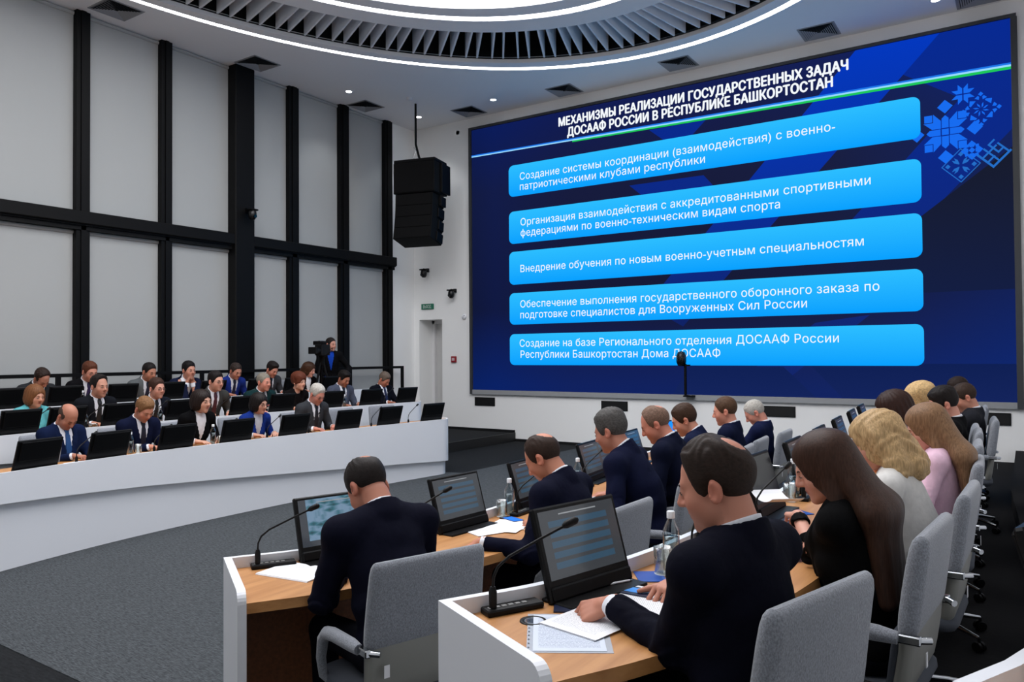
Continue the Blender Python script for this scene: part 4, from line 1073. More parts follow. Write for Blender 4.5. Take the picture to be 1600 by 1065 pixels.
def person(who, label, root, rz, sc, ps, hands, skin=(206, 160, 138), hair=(40, 28, 20), style='short', suit=(14, 16, 30), shirt=(222, 224, 230), tie=None, kind='suit',
           fem=False, glasses=None, bald=0.0, recede=0.0, h=.008, belly=1.0, jw=1.0, stand=False, extra=None, eyes=True, shoulders=1.0, volume=0.0, group=None):
    """one figure: the body is one continuous mesh, hair and clothing are its children"""
    H, Mid, N, nt_, hc, Rh, U, FW = (ps[k] for k in ('H', 'Mid', 'N', 'nt', 'hc', 'Rh', 'u', 'fw'))
    hcF = hc.astype(F32); RhF = Rh.astype(F32)
    sw = (.152 if fem else .172) * shoulders
    tz = np.stack([V3(1, 0, 0), FW, U], 1)                       # chest frame
    C = N - U * .17 + FW * .005
    bw = .90 if fem else 1.0
    S = {}; E = {}; W = {}; HF = {}
    for s in (-1, 1):
        S[s] = N - U * .052 + V3(s * sw, 0, 0) + FW * .012
        w, fdir, pose, hint = hands[s][:4]
        dirn = np.array(fdir, float); dirn /= np.linalg.norm(dirn)
        E[s], W[s] = ik(S[s], np.array(w, float), .285, .262, np.array(hint, float))
        if pose is None: continue
        nrm = V3(0, 0, -1) if len(hands[s]) < 5 else np.array(hands[s][4], float)
        nrm = nrm - dirn * (nrm @ dirn); nrm /= np.linalg.norm(nrm)
        side = np.cross(dirn, nrm); side /= np.linalg.norm(side)
        if (side @ V3(-s, .0, 0)) < 0: side = -side
        HF[s] = (hand_sd(W[s], dirn, nrm, side, pose), W[s] + dirn * .07)
    neckr = .050 if fem else .0585
    neckA = hc + Rh @ V3(0, -.020, -.055)
    def neck(P, o=0.0): return cone(P, neckA, N - U * .01 - FW * .005, neckr + o, neckr * 1.06 + o)
    def torso(P):
        d = ell(P, C, (.168 * bw, .122, .205), tz)
        d = smin(d, ell(P, H + (Mid - H) * .75, (.160 * bw, .125 * belly, .19)), .07)
        d = smin(d, ell(P, H + V3(0, -.005, .01), (.178, .150, .12)), .06)
        d = smin(d, cone(P, S[-1], S[1], .060 * bw, .060 * bw), .06)
        for s in (-1, 1): d = smin(d, cone(P, N + U * .012 - FW * .01, S[s] + U * .006, .048, .054 * bw), .05)
        if fem:
            for s in (-1, 1): d = smin(d, ell(P, C + FW * .075 + V3(s * .070, 0, 0) - U * .03, (.055, .050, .055)), .05)
        return d
    def arms(P, g=1.0, o=0.0):
        d = None
        for s in (-1, 1):
            a = cone(P, S[s], E[s], .061 * bw + o, .051 * bw + o); b = cone(P, E[s], W[s] - (W[s] - E[s]) * .06, .051 * bw + o, .039 * bw + o)
            # cloth folds bunching round the elbow
            r = np.sqrt(((P - E[s].astype(F32)) ** 2).sum(1)); k = np.exp(-(r / .11) ** 2)
            dv = (E[s] - S[s]) / np.linalg.norm(E[s] - S[s]) - (W[s] - E[s]) / np.linalg.norm(W[s] - E[s])
            c_ = smin(a, b, .03) + .0045 * k * np.sin((P @ V3(.7, .5, .5).astype(F32)) * 150 + 3 * np.sin((P @ dv.astype(F32)) * 40))
            d = c_ if d is None else np.minimum(d, c_)
        return d
    # ---------------- body (skin)
    def body(P):
        d = torso(P) + .030
        d = smin(d, neck(P), .03)
        for s in (-1, 1):
            a = smin(cone(P, S[s], E[s], .042 * bw, .036 * bw), cone(P, E[s], W[s], .036 * bw, .0255), .02)
            d = smin(d, a, .02)
        m = ((P - hcF) ** 2).sum(1) < .2 ** 2
        if m.any():
            q = P[m]; d[m] = smin(d[m], head_sd(q, RhF, hcF, fem, jw), .016)
        for s, (fn, cc) in HF.items():
            m = ((P - cc.astype(F32)) ** 2).sum(1) < .17 ** 2
            if m.any(): d[m] = smin(d[m], fn(P[m]), .008)
        return d
    pts = np.array([hc + V3(.13, .16, .16), hc - V3(.13, .16, .15), H - V3(.2, .17, .07), H + V3(.2, .17, .1)] + [E[s] + V3(a, a, a) for s in (-1, 1) for a in (-.09, .09)] + [W[s] + V3(a, a, a) for s in (-1, 1) for a in (-.10, .10)] + [W[s] + np.array(hands[s][1], float) / np.linalg.norm(hands[s][1]) * .2 + V3(a, a, a) for s in (-1, 1) for a in (-.05, .05)] + [S[s] + V3(a, a, a) for s in (-1, 1) for a in (-.1, .1)])
    lo, hi = pts.min(0), pts.max(0)
    v, q = nets(body, lo, hi, h)
    me = mesh_np('person', v, q, True)
    sk = np.array(lin(skin)[:3]) * np.array([.86, .80, .77]); tint = head_tint(v, Rh, hc, sk, lin(hair)[:3], fem)
    ca = me.color_attributes.new('tint', 'FLOAT_COLOR', 'POINT')
    ca.data.foreach_set('color', np.hstack([tint, np.ones((len(v), 1))]).astype(F32).ravel())
    o = link('person', me, M_SKIN, None, label, 'person', group, None, root, rz); o.scale = (sc, sc, sc)
    # ---------------- clothing
    col = cloth_mat('cloth', suit)
    sx, sz = FW.astype(F32), U.astype(F32); NF = N.astype(F32)
    open_ = kind in ('suit', 'blazer', 'uniform')
    zlow = {'suit': -.34, 'blazer': -.30, 'uniform': -.13}.get(kind, 0)
    def chest(P): q = P - NF; return q[:, 0], q @ sx, q @ sz
    def wedge(P):
        """>0 outside the front opening"""
        x, y, z = chest(P); w = np.interp(z, [zlow, -.06, .03, .06], [.0, .060, .068, .05]).astype(F32)
        return np.abs(x) - np.where((y > -.01) & (z > zlow), w, -1), x, y, z
    def jacket(P):
        d = smin(torso(P), arms(P), .035)
        x, y, z = chest(P)
        if kind != 'sweater' or not fem:
            wr_ = np.sin(P @ V3(16, 9, 34).astype(F32) + 2.2 * np.sin(P @ V3(-9, 14, 8).astype(F32))) + .7 * np.sin(P @ V3(-24, 11, 27).astype(F32) + 1.9 * np.sin(P @ V3(13, 5, -11).astype(F32)))
            d = d + .0022 * wr_ * ramp(-z, .02, .14)
        d = d - .0035 * np.sin(z * 46 + x * 9) * np.exp(-((z + .33) / .10) ** 2) * (y < .12)
        if open_:
            w, x, y, z = wedge(P)
            ins = (w < 0) & (y > 0)
            lap = (w >= 0) & (w < .038 + np.clip(-z - .02, 0, .1) * .25) & (y > .0) & (z > zlow) & (z < .04)
            d = np.where(ins, d + .020, np.where(lap, d - .007, d))
            if True:
                d = np.where((np.abs(x) < .004) & (y > 0) & (z <= zlow), d + .006, d)
        # collar of the jacket round the back of the neck
        if kind != 'sweater':
            ring = np.abs(neck(P, .017)) - .007
            t = (P - NF) @ sz + .35 * np.clip((P - NF) @ sx, -1, .08)
            ring = np.maximum(ring, np.maximum(t - .044, -.06 - t)); ring = np.maximum(ring, (P - NF) @ sx - .05)
            d = smin(d, ring, .008)
        cut = neck(P, .010)
        d = smax(d, -np.where((P - NF) @ sz > -.05, cut, 1.0), .006)
        for s in (-1, 1):                                       # open cuffs
            dn = (W[s] - E[s]) / np.linalg.norm(W[s] - E[s]); e = (P - W[s].astype(F32)) @ dn.astype(F32)
            r = np.sqrt(((P - W[s].astype(F32)) ** 2).sum(1))
            d = np.where(r < .12, smax(d, e + .022, .004), d)
        return np.maximum(d, (.80 if stand else .475) - P[:, 2])
    hj = max(h, .0055) * 1.25
    v, q = nets(jacket, lo - .06, hi + .06, hj)
    nm = {'suit': 'suit_jacket', 'blazer': 'blazer', 'uniform': 'uniform_jacket', 'sweater': 'sweater', 'blouse': 'blouse'}[kind]
    jk = mesh_np(nm, v, q, True); link(nm, jk, col, o)
    if shirt is not None:
        scol = cloth_mat('shirt', shirt)
        def shirt_f(P):
            x, y, z = chest(P)
            a = torso(P) + .009; w = wedge(P)[0] if open_ else np.full(len(P), 1., F32)
            a = np.maximum(np.maximum(a, w - .03), np.maximum(-y - .0, zlow - .03 - z))
            t = z + .45 * np.clip(y, -.1, .10)
            ring = np.maximum(neck(P, .0095), np.maximum(t - .052, -.07 - t)) if kind != 'sweater' else np.full(len(P), 1., F32)
            d = np.minimum(a, ring)
            return d
        v, q = nets(shirt_f, lo - .02, hi + .02, max(h * .9, .0045), 4)
        if len(q): link('shirt', mesh_np('shirt', v, q, True), scol, o)
        for s in (-1, 1):
            if s not in HF: continue
            dn = (W[s] - E[s]) / np.linalg.norm(W[s] - E[s]); sd_ = np.cross(dn, V3(0, 0, 1)); sd_ /= np.linalg.norm(sd_); up = np.cross(sd_, dn)
            MB().loft([[tuple(W[s] + dn * e + (sd_ * math.cos(a) + up * math.sin(a)) * r) for a in np.linspace(0, 2 * math.pi, 20, False)] for e, r in ((-.06, .036), (-.006, .035), (-.002, .0335), (-.006, .030))], False).build('cuff', scol, o)
    if tie is not None:
        def tie_f(P):
            x, y, z = chest(P); w = np.interp(z, [-.42, -.36, -.07, -.05, -.02, .02], [.002, .044, .022, .016, .024, .018]).astype(F32)
            bulge = .004 * np.exp(-((z + .02) / .025) ** 2)
            d = torso(P) - .001 - bulge
            d = np.maximum(d, np.minimum(neck(P, .022) - 0, 1)) if False else d
            return np.maximum(np.maximum(d, np.abs(x) - w), np.maximum(np.maximum(z - .025, -.40 - z), .0 - y))
        a = N - U * .44; b = N + U * .05
        l2, h2 = np.minimum(a, b) - V3(.06, .05, .02), np.maximum(a, b) + V3(.06, .26, .05)
        v, q = nets(tie_f, l2, h2, .006)
        if len(q): link('tie', mesh_np('tie', v, q, True), mat('tie_%d_%d_%d' % tuple(tie), tie, .5, bump=((300, 300, 60), .3, .002), var=.1), o)
    lg, shoe = shared_legs()
    if not stand:
        link('trousers' if not fem else 'trousers', lg, None, o)
        if not lg.materials: lg.materials.append(cloth_mat('cloth', (12, 13, 20)))
        for s in (-1, 1): so = link('shoe', shoe, None, o, loc=(s * .118, .385, 0.0)); so.data.materials or so.data.materials.append(mat('shoe_leather', (12, 11, 11), .3))
    else:
        def tr(P):
            Q = P.copy(); Q[:, 0] = np.abs(Q[:, 0]); d = ell(Q, (0, 0, .92), (.17, .125, .12))
            return smin(d, cone(Q, (.085, 0, .88), (.105, .0, .09), .088, .055), .04)
        v, q = nets(tr, (-.25, -.2, .03), (.25, .2, 1.08), .013); link('trousers', mesh_np('trousers', v, q, True), cloth_mat('cloth', (13, 13, 15)), o)
        for s in (-1, 1): so = link('shoe', shoe, None, o, loc=(s * .105, .0, 0.0)); so.data.materials or so.data.materials.append(mat('shoe_leather', (12, 11, 11), .3))
    # ---------------- hair
    if style != 'none':
        hh = min(h, .007)
        HB_Y = [-.13, -.10, -.06, -.035, -.012, .006, .022, .040, .057, .073, .11]
        HB_Z = {'short': [-.085, -.085, -.078, -.050, .018, -.006, -.018, -.004, .034 + recede * .2, .066 + recede * .25, .080 + recede * .3],
                'crop': [-.078, -.078, -.066, -.034, .020, -.004, -.010, .006, .042 + recede * .2, .072 + recede * .25, .085]}
        zbl = HB_Z['crop' if style == 'crop' else 'short']
        def loc_(P): return (P - hcF) @ RhF
        def hair_f(P):
            Q = loc_(P); y, z = Q[:, 1], Q[:, 2]; A = np.abs(Q[:, 0]); Q2 = Q.copy(); Q2[:, 0] = A
            base = skull(Q2)
            if style in ('short', 'crop', 'swept'):
                zb = np.interp(y, HB_Y, zbl).astype(F32)
                if recede: zb = zb + recede * .05 * ramp(A, .02, .05) * ramp(y, .02, .07)
                t = (.005 if style == 'crop' else .0075) + (.003 if style == 'crop' else .0085 + volume) * ramp(z, .045, .12)
                if style == 'swept': t = t + .012 * ramp(z, .06, .12) * ramp(y, -.02, .08)
                t = t + .0022 * np.sin(Q[:, 0] * 240 + 5 * np.sin(y * 60)) * ramp(z, .04, .1)
                rp = np.clip((z - zb) / .040, .10, 1)
                if bald:                                       # thinning crown: the hair gets shorter towards it and stops at its edge
                    br = .016 + .045 * bald + .02 * (bald > .8)
                    bc = np.sqrt(((Q - np.array([0, -.080 + .110 * (bald > .8), .105 + .013 * (bald > .8)], F32)) ** 2 * np.array([1.0, .55 if bald < .8 else .35, .6], F32)).sum(1)) - br
                    rp = rp * np.clip(bc / .035, .06, 1)
                    return np.maximum(np.maximum(base - t * rp, (zb - z) * .8), -bc)
                d = np.maximum(base - t * rp, (zb - z) * .8)
                return d
            open_face = ell(Q2, (0, .105, -.030), (.058 if style == 'bob' else .054, .082, .092))
            if style == 'bob':
                d = ell(Q2, (0, -.018, .030), (.099, .118, .105 + volume)); d = smin(d, ell(Q2, (.060, -.015, -.035), (.046, .075, .072)), .03)
                d = smin(d, ell(Q2, (0, -.06, -.03), (.075, .07, .075)), .03)
                d = d + .003 * np.sin(np.arctan2(Q[:, 0], y) * 22)
                d = np.maximum(d, -.098 - z)
            elif style == 'updo':
                d = base - .016 - .02 * ramp(z, .02, .12); d = smin(d, ell(Q2, (0, -.05, .05), (.082, .085, .09)), .03); d = d + .003 * np.sin(Q[:, 0] * 150 + y * 90)
                d = np.maximum(d, np.interp(y, [-.1, -.03, .02, .06], [-.05, -.02, -.03, .0]).astype(F32) - z)
            else:
                d = base - .010 - .010 * ramp(z, .04, .12)
                d = np.maximum(d, np.interp(y, [-.1, .0, .04, .09], [-.11, -.11, -.08, .02]).astype(F32) - z)
            d = smax(d, -open_face, .010)
            return d
        if style in ('short', 'crop', 'swept', 'bob', 'updo'):
            v, q = nets(hair_f, hc - .19, hc + .19, hh)
            link('hair', mesh_np('hair', v, q, True), hair_mat(hair, style == 'bob'), o)
        else:
            back = -FW.copy(); back[2] = 0; back /= np.linalg.norm(back)
            ln = {'long': .44, 'long_mid': .40, 'wavy': .20}[style]
            def long_f(P):
                d = hair_f(P)
                if style == 'wavy':
                    for s in (-1, 1):
                        a = hc + Rh @ V3(s * .062, -.025, .035); b = hc + Rh @ V3(s * .082, -.05, -.13)
                        d = smin(d, cone(P, a, b, .058, .060), .03)
                    d = smin(d, cone(P, hc + Rh @ V3(0, -.06, .05), hc + Rh @ V3(0, -.095, -.14), .088, .082), .04)
                    Q = loc_(P); d = d + .0045 * np.sin(Q @ V3(30, 26, 44).astype(F32) + 2.5 * np.sin(Q @ V3(38, -22, 18).astype(F32))) * ramp(-Q[:, 2], -.12, .0) + .0022 * np.sin(Q @ V3(95, 70, 40).astype(F32) + 3 * np.sin(Q[:, 2] * 45))
                else:
                    sh = N + back * .125 - V3(0, 0, .04)
                    for x0, x1 in ((-.052, -.112), (-.026, -.056), (0, 0.0), (.026, .056), (.052, .112)):
                        a = hc + Rh @ V3(x0, -.055, .05); m_ = V3(x1 * .9, sh[1] + .015 * (x0 != 0), sh[2] + .03); b = V3(x1 * 1.0, sh[1] - .03, hc[2] - ln)
                        d = smin(d, cone(P, a, m_, .034, .036), .075); d = smin(d, cone(P, m_, b, .038, .026), .06)
                    for s in (-1, 1):
                        a = hc + Rh @ V3(s * .064, -.012, .03); b = V3(s * .088, (hc[1] + N[1]) / 2 - .02, N[2] + .02)
                        d = smin(d, cone(P, a, b, .022, .026), .03)
                Q = loc_(P); A = np.abs(Q[:, 0])
                fc = np.maximum(ell(np.stack([A, Q[:, 1], Q[:, 2]], 1), (0, .115, -.035), (.056, .088, .10)), -1)
                return smax(d, -fc, .010)
            v, q = nets(long_f, hc - V3(.24, .34, ln + .06), hc + V3(.24, .20, .20), hh)
            link('hair', mesh_np('hair', v, q, True), hair_mat(hair, True), o)
    # ---------------- brows, eyes, glasses
    if eyes:
        eb = MB()
        for s in (-1, 1):
            eb.tube([hc + Rh @ V3(s * x, y, z) for x, y, z in ((.014, .0975, .024), (.028, .0945, .029), (.040, .085, .027), (.047, .0765, .022))], [.002, .0032, .0028, .0012], 6)
        eb.build('eyebrows', hair_mat(tuple(int(c * .8) for c in hair)) if not (hair[0] > 150) else hair_mat((140, 130, 120)), o)
        for s in (-1, 1):
            ew = MB().lathe([(.0, 0), (.006, .0012), (.0105, .004)], 12); ir = MB().lathe([(0, -.0012), (.0052, .0)], 10)
            Rm = Matrix.Translation(hc + Rh @ V3(s * .0315, .0955, .0035)) @ Matrix(Rh.tolist()).to_4x4() @ Matrix.Rotation(-s * .18, 4, 'Z') @ Matrix.Rotation(math.pi / 2, 4, 'X') @ Matrix.Diagonal((1, .42, 1, 1))
            e1 = ew.build('eye', M_EYE, o); e1.matrix_local = Rm
            e2 = ir.build('iris', M_IRIS, e1); e2.location = (0, -.0, -.0005)
            # upper-lid line
            lb = MB().tube([hc + Rh @ V3(s * x, y, z) for x, y, z in ((.019, .0945, .006), (.026, .0975, .0095), (.035, .0965, .0095), (.044, .089, .005))], 0.0012, 5)
            lb.build('eyelashes', hair_mat((24, 18, 15)), o)
    if glasses:
        g = MB()
        for s in (-1, 1):
            ptsg = [hc + Rh @ V3(s * (.032 + .021 * math.cos(a)), .106 - .004 * math.cos(a) - .002, .004 + .015 * math.sin(a)) for a in np.linspace(0, 2 * math.pi, 17)]
            g.tube(ptsg, .0017, 5, False); g.tube([hc + Rh @ V3(s * .053, .100, .006), hc + Rh @ V3(s * .074, .05, .008), hc + Rh @ V3(s * .082, -.015, .004)], .0016, 5)
        g.tube([hc + Rh @ V3(-.011, .107, .006), hc + Rh @ V3(.011, .107, .006)], .0016, 5)
        g.build('glasses', mat('glasses_frame_%d' % glasses[0], glasses, .3, .4), o)
    if extra: extra(o, dict(hc=hc, Rh=Rh, N=N, U=U, FW=FW, W=W, E=E, S=S, C=C, tz=tz))
    return o

def seat_person(path, zf, px, py, plane_x, who, label, pitch=.3, yaw=0.0, roll=0.0, hl='rest', hr='rest', wl=None, wr=None, turn=0.0, ztop=None, chair_label=None, dl=None, dr=None, root_d=ROOT, ww=None, hint=None, chair_ahead=0.0, **kw):
    """seat a figure so that the top of the head lies on the sight line of (px, py) in the plane x = plane_x"""
    top = on_plane(px, py, 0, plane_x); head = np.array([top[0], top[1], top[2] - .122])
    dh, n, foot = path.near(head)
    zt = head[2] - zf
    def solve(lean):
        ps = pose_of(lean, pitch, yaw, roll); s = min(1.08, max(.90, zt / ps['hc'][2])); return ps, s
    a, b = -.12, .95
    for _ in range(24):
        m_ = (a + b) / 2; ps, s = solve(m_)
        if ps['hc'][1] * s < root_d - dh: a = m_
        else: b = m_
    rz = rz_face(n) + turn
    R2d = np.array([[math.cos(rz), -math.sin(rz)], [math.sin(rz), math.cos(rz)]])
    root = head[:2] - R2d @ (ps['hc'][:2] * s)
    dr_, n2, _ = path.near(root)
    tz_ = (TOP[id(path)] - zf) / s + .040
    yd = (dr_ - DEPTH) / s                                           # desk edge in the figure's own frame
    hands = {}
    for sd, w, pz, dd in ((-1, wl, hl, dl), (1, wr, hr, dr)):
        wx, wy, wz = w or (sd * .15, .12, 0)
        up = pz == 'fist'
        if ww and sd in ww:                                              # wrist and fingertip seen in the photograph
            ax, ay, az, bx_, by_ = ww[sd][:5]; A_ = on_plane(ax, ay, 2, az); B_ = on_plane(bx_, by_, 2, az)
            la = R2d.T @ (A_[:2] - root) / s; lb = R2d.T @ (B_[:2] - root) / s
            hands[sd] = ((la[0], la[1], (az - zf) / s), (lb[0] - la[0], lb[1] - la[1], -.05), pz, hint or (sd * .42, -.12, -.90)) + tuple(ww[sd][5:]); continue
        hands[sd] = ((wx, yd + wy, tz_ + wz + (.006 if up else 0)), dd or (-sd * .55, 1, -.06), pz, (sd * .42, -.12, -.90))
    print('%-34s lean %.2f sc %.3f root_d %.2f z %.3f/%.3f' % (who[:34], m_, s, dr_, ps['hc'][2] * s, zt))
    p = person(who, label, (root[0], root[1], zf), rz, s, ps, hands, **kw)
    cn = path.near(root)[1]
    chair(root, cn, zf, chair_label or ('grey conference chair occupied by ' + who), turn, chair_ahead)
    return p
# ------------------------------------------------------------------ the cast
NAVY, BLACK, BLUE, GREY, DGREY = (13, 16, 34), (9, 9, 11), (24, 44, 104), (84, 90, 98), (44, 46, 49)
WHITE = (216, 219, 226)
BRN, DKB, GRYH, WHT, BLK = (62, 42, 28), (34, 25, 19), (104, 100, 94), (176, 172, 164), (20, 16, 14)
LB = dict(h=.0085)
# left bank, front row
PX1 = -7.76
seat_person(L1, 0, 105, 632, PX1, 'the balding writing man', 'balding man in navy suit and blue tie, head bowed, writing at the front left desk', pitch=.75, yaw=.05, hr='fist', hl='curl', wr=(.10, .14, .0), wl=(-.10, .12, 0), suit=(16, 27, 56), tie=(28, 70, 122), style='crop', hair=(64, 50, 42), bald=1.0, recede=.9, skin=(188, 132, 110), **LB)
seat_person(L1, 0, 225, 622, PX1, 'the sandy-haired front row man', 'sandy-haired man in navy suit and dark tie looking down, front left row', pitch=.62, hl='curl', hr='fist', wr=(.06, .16, .0), wl=(-.08, .15, 0), suit=(14, 20, 44), tie=(14, 16, 34), hair=(120, 86, 56), style='short', skin=(206, 146, 122), **LB)
seat_person(L1, 0, 315, 610, PX1, 'the woman in black blazer', 'dark-haired woman in black blazer over a white high-neck blouse in the front left row', pitch=.14, yaw=.12, fem=True, kind='blazer', suit=BLACK, shirt=(226, 226, 230), hair=(30, 20, 17), style='bob', skin=(214, 168, 146), **LB)
seat_person(L1, 0, 405, 615, PX1, 'the woman in royal blue', 'black-haired woman with glasses in a royal blue jacket in the front left row', pitch=.18, yaw=.10, fem=True, kind='blazer', suit=(22, 46, 118), shirt=(190, 196, 206), hair=(22, 17, 16), style='bob', glasses=(30, 26, 26), skin=(206, 160, 140), volume=.01, **LB)
seat_person(L1, 0, 495, 602, PX1, 'the white-haired man', 'white-haired man with glasses in a dark grey suit, last in the front left row', pitch=.50, yaw=.05, suit=(52, 54, 58), tie=(22, 22, 30), hair=WHT, style='short', glasses=(50, 48, 48), skin=(206, 142, 124), hl='fist', hr='curl', **LB)
# left bank, middle row
PX2 = -9.06
seat_person(L2, T2, 55, 602, PX2, 'the woman in turquoise', 'woman with chestnut bob in a turquoise jacket at the left edge of the middle row', pitch=.20, yaw=.05, fem=True, kind='blazer', suit=(92, 170, 176), shirt=None, hair=(112, 72, 44), style='bob', volume=.012, skin=(216, 164, 140), **LB)
def lapel_pin(o, J):
    c = J['N'] - J['U'] * .13 + J['FW'] * .118 + V3(-.088, 0, 0)
    MB().box((-.009, 0, -.007), (.009, .022, .007), .002, Matrix.Translation(c) @ Matrix(J['tz'].tolist()).to_4x4()).build('lapel_pin', mat('pin_white', (230, 230, 232), .4), o)
seat_person(L2, T2, 155, 588, PX2, 'the dark-suited man with lapel pin', 'dark-haired man in black suit and black tie with a white lapel pin, middle left row', pitch=.08, yaw=.06, suit=(22, 24, 29), tie=(20, 20, 22), hair=(28, 22, 20), style='swept', recede=.3, skin=(200, 148, 126), extra=lapel_pin, hr='fist', hl='curl', **LB)
seat_person(L2, T2, 245, 592, PX2, 'the man with thin glasses', 'young man with thin glasses in a dark suit behind the sandy-haired man', pitch=.08, yaw=.06, suit=(24, 28, 38), tie=(18, 18, 22), hair=(58, 38, 30), style='short', glasses=(60, 52, 50), skin=(214, 160, 140), **LB)
seat_person(L2, T2, 337, 582, PX2, 'the man with black-rimmed glasses', 'man with black-rimmed glasses in grey suit and maroon tie, middle left row', pitch=.10, yaw=.10, suit=(62, 62, 60), tie=(72, 34, 42), hair=(24, 18, 18), style='short', glasses=(12, 12, 12), skin=(216, 164, 142), hl='fist', hr='curl', **LB)
def uniform_bits(o, J):
    N, U, FW, S = J['N'], J['U'], J['FW'], J['S']
    tz = Matrix(J['tz'].tolist()).to_4x4()
    for s in (-1, 1):
        c = (N - U * .052 + V3(s * .145, 0, 0) + U * .064 - FW * .0)
        M_ = Matrix.Translation(c) @ tz @ Matrix.Rotation(s * .42, 4, 'Y')
        e = MB().box((-.06, -.026, -.004), (.06, .026, .008), .003, M_).build('epaulette', mat('epaulette_green', (40, 66, 62), .7), o)
        MB().box((-.045, -.003, .008), (.05, .003, .0095), 0, M_).build('stripe', mat('epaulette_red', (130, 60, 60), .6), e)
    c = N - U * .15 + FW * .128 + V3(-.085, 0, 0)
    for k, col in enumerate(((188, 96, 90), (214, 214, 206))):
        MB().box((-.052, 0, -.009), (.052, .012, .009), .002, Matrix.Translation(c - U * (.045 * k)) @ tz).build('ribbon_bar', mat('ribbon_%d' % k, col, .5), o)
    c = S[1] - U * .10 + V3(.055, 0, 0) + FW * .02
    mb = MB().lathe([(.0, .004), (.030, .004), (.038, 0)], 18); b = mb.build('sleeve_badge', mat('badge_white', (206, 204, 200), .6), o)
    b.matrix_local = Matrix.Translation(c) @ tz @ Matrix.Rotation(math.pi / 2 - .15, 4, 'Y') @ Matrix.Rotation(.4, 4, 'X')
    mb = MB().lathe([(.0, .0055), (.016, .0055), (.018, .004)], 14); mb.build('badge_centre', mat('badge_dark', (60, 40, 50), .6), b)
seat_person(L2, T2, 412, 584, PX2, 'the man in green uniform', 'grey-haired man in dark green uniform with ribbon bars and epaulettes', pitch=.12, yaw=.18, kind='uniform', suit=(20, 46, 48), shirt=(206, 210, 214), tie=(16, 30, 32), hair=(128, 122, 110), style='crop', skin=(214, 150, 130), jw=1.1, belly=1.12, shoulders=1.08, extra=uniform_bits, hl='fist', **LB)
seat_person(L2, T2, 467, 584, PX2, 'the auburn-haired woman', 'auburn-haired woman in a black top behind the white-haired man', pitch=.10, yaw=.14, fem=True, kind='blazer', suit=(16, 13, 14), shirt=None, hair=(92, 46, 30), style='updo', skin=(226, 176, 152), **LB)
seat_person(L2, T2, 537, 580, PX2, 'the man in slate suit', 'black-haired man in slate grey suit looking down, middle left row near the screen', pitch=.48, yaw=.12, suit=(72, 78, 94), tie=(22, 26, 40), hair=(18, 13, 12), style='swept', skin=(176, 120, 96), hl='fist', hr='curl', **LB)
seat_person(L2, T2, 600, 582, PX2, 'the bowed man at the screen end', 'grey-haired man in black suit bowed at the screen end of the middle row', pitch=.62, yaw=.25, suit=(11, 13, 22), tie=(16, 22, 60), hair=(96, 84, 74), style='short', skin=(190, 128, 104), hl='fist', **LB)
# left bank, back row by the windows
PX3 = -10.36
seat_person(L3, T3, 65, 576, PX3, 'the bowed man by the windows', 'man with receding hair in dark suit bowed low, left end of the back row', pitch=.85, roll=.15, suit=(42, 44, 47), tie=None, hair=(44, 32, 27), style='short', recede=.8, skin=(196, 142, 120), **LB)
seat_person(L3, T3, 140, 567, PX3, 'the brown-haired man in glasses', 'brown-haired man with glasses in black suit, back row before the window mullion', pitch=.30, suit=(14, 14, 17), tie=(40, 30, 70), hair=(86, 48, 32), style='short', glasses=(70, 60, 56), skin=(212, 152, 130), **LB)
seat_person(L3, T3, 233, 568, PX3, 'the man in light grey suit', 'dark-haired man in grey suit by the windows, back row, second mullion', pitch=.30, yaw=.12, suit=(88, 92, 94), tie=(24, 30, 50), hair=(24, 19, 18), style='crop', skin=(190, 136, 112), **LB)
seat_person(L3, T3, 295, 566, PX3, 'the man with hands at his mouth', 'black-haired man in navy suit holding clasped hands before his mouth, back row', pitch=.10, suit=(22, 28, 52), tie=None, hair=(18, 15, 16), style='short', skin=(210, 154, 132), hl='fist', hr='fist', wl=(-.045, .10, .20), wr=(.045, .10, .20), dl=(.35, .15, 1), dr=(-.35, .15, 1), **LB)
seat_person(L3, T3, 368, 568, PX3, 'the man in bright blue suit', 'man in bright blue suit and dark tie looking down before the window pillar', pitch=.42, suit=(28, 46, 118), tie=(18, 24, 52), hair=(48, 38, 34), style='crop', skin=(196, 140, 118), hl='curl', hr='fist', **LB)
seat_person(L3, T3, 425, 566, PX3, 'the man in charcoal suit', 'dark-haired man in charcoal suit looking down, back row behind the uniformed man', pitch=.50, yaw=.1, suit=(58, 60, 64), tie=(20, 22, 30), hair=(26, 20, 19), style='swept', skin=(206, 146, 124), hl='fist', **LB)
seat_person(L3, T3, 483, 567, PX3, 'the long-haired woman', 'woman with long brown hair in black jacket and white top beside the camera operator', pitch=.30, yaw=.35, fem=True, kind='blazer', suit=(13, 12, 13), shirt=(222, 222, 224), hair=(66, 42, 28), style='long_mid', skin=(220, 166, 146), **LB)

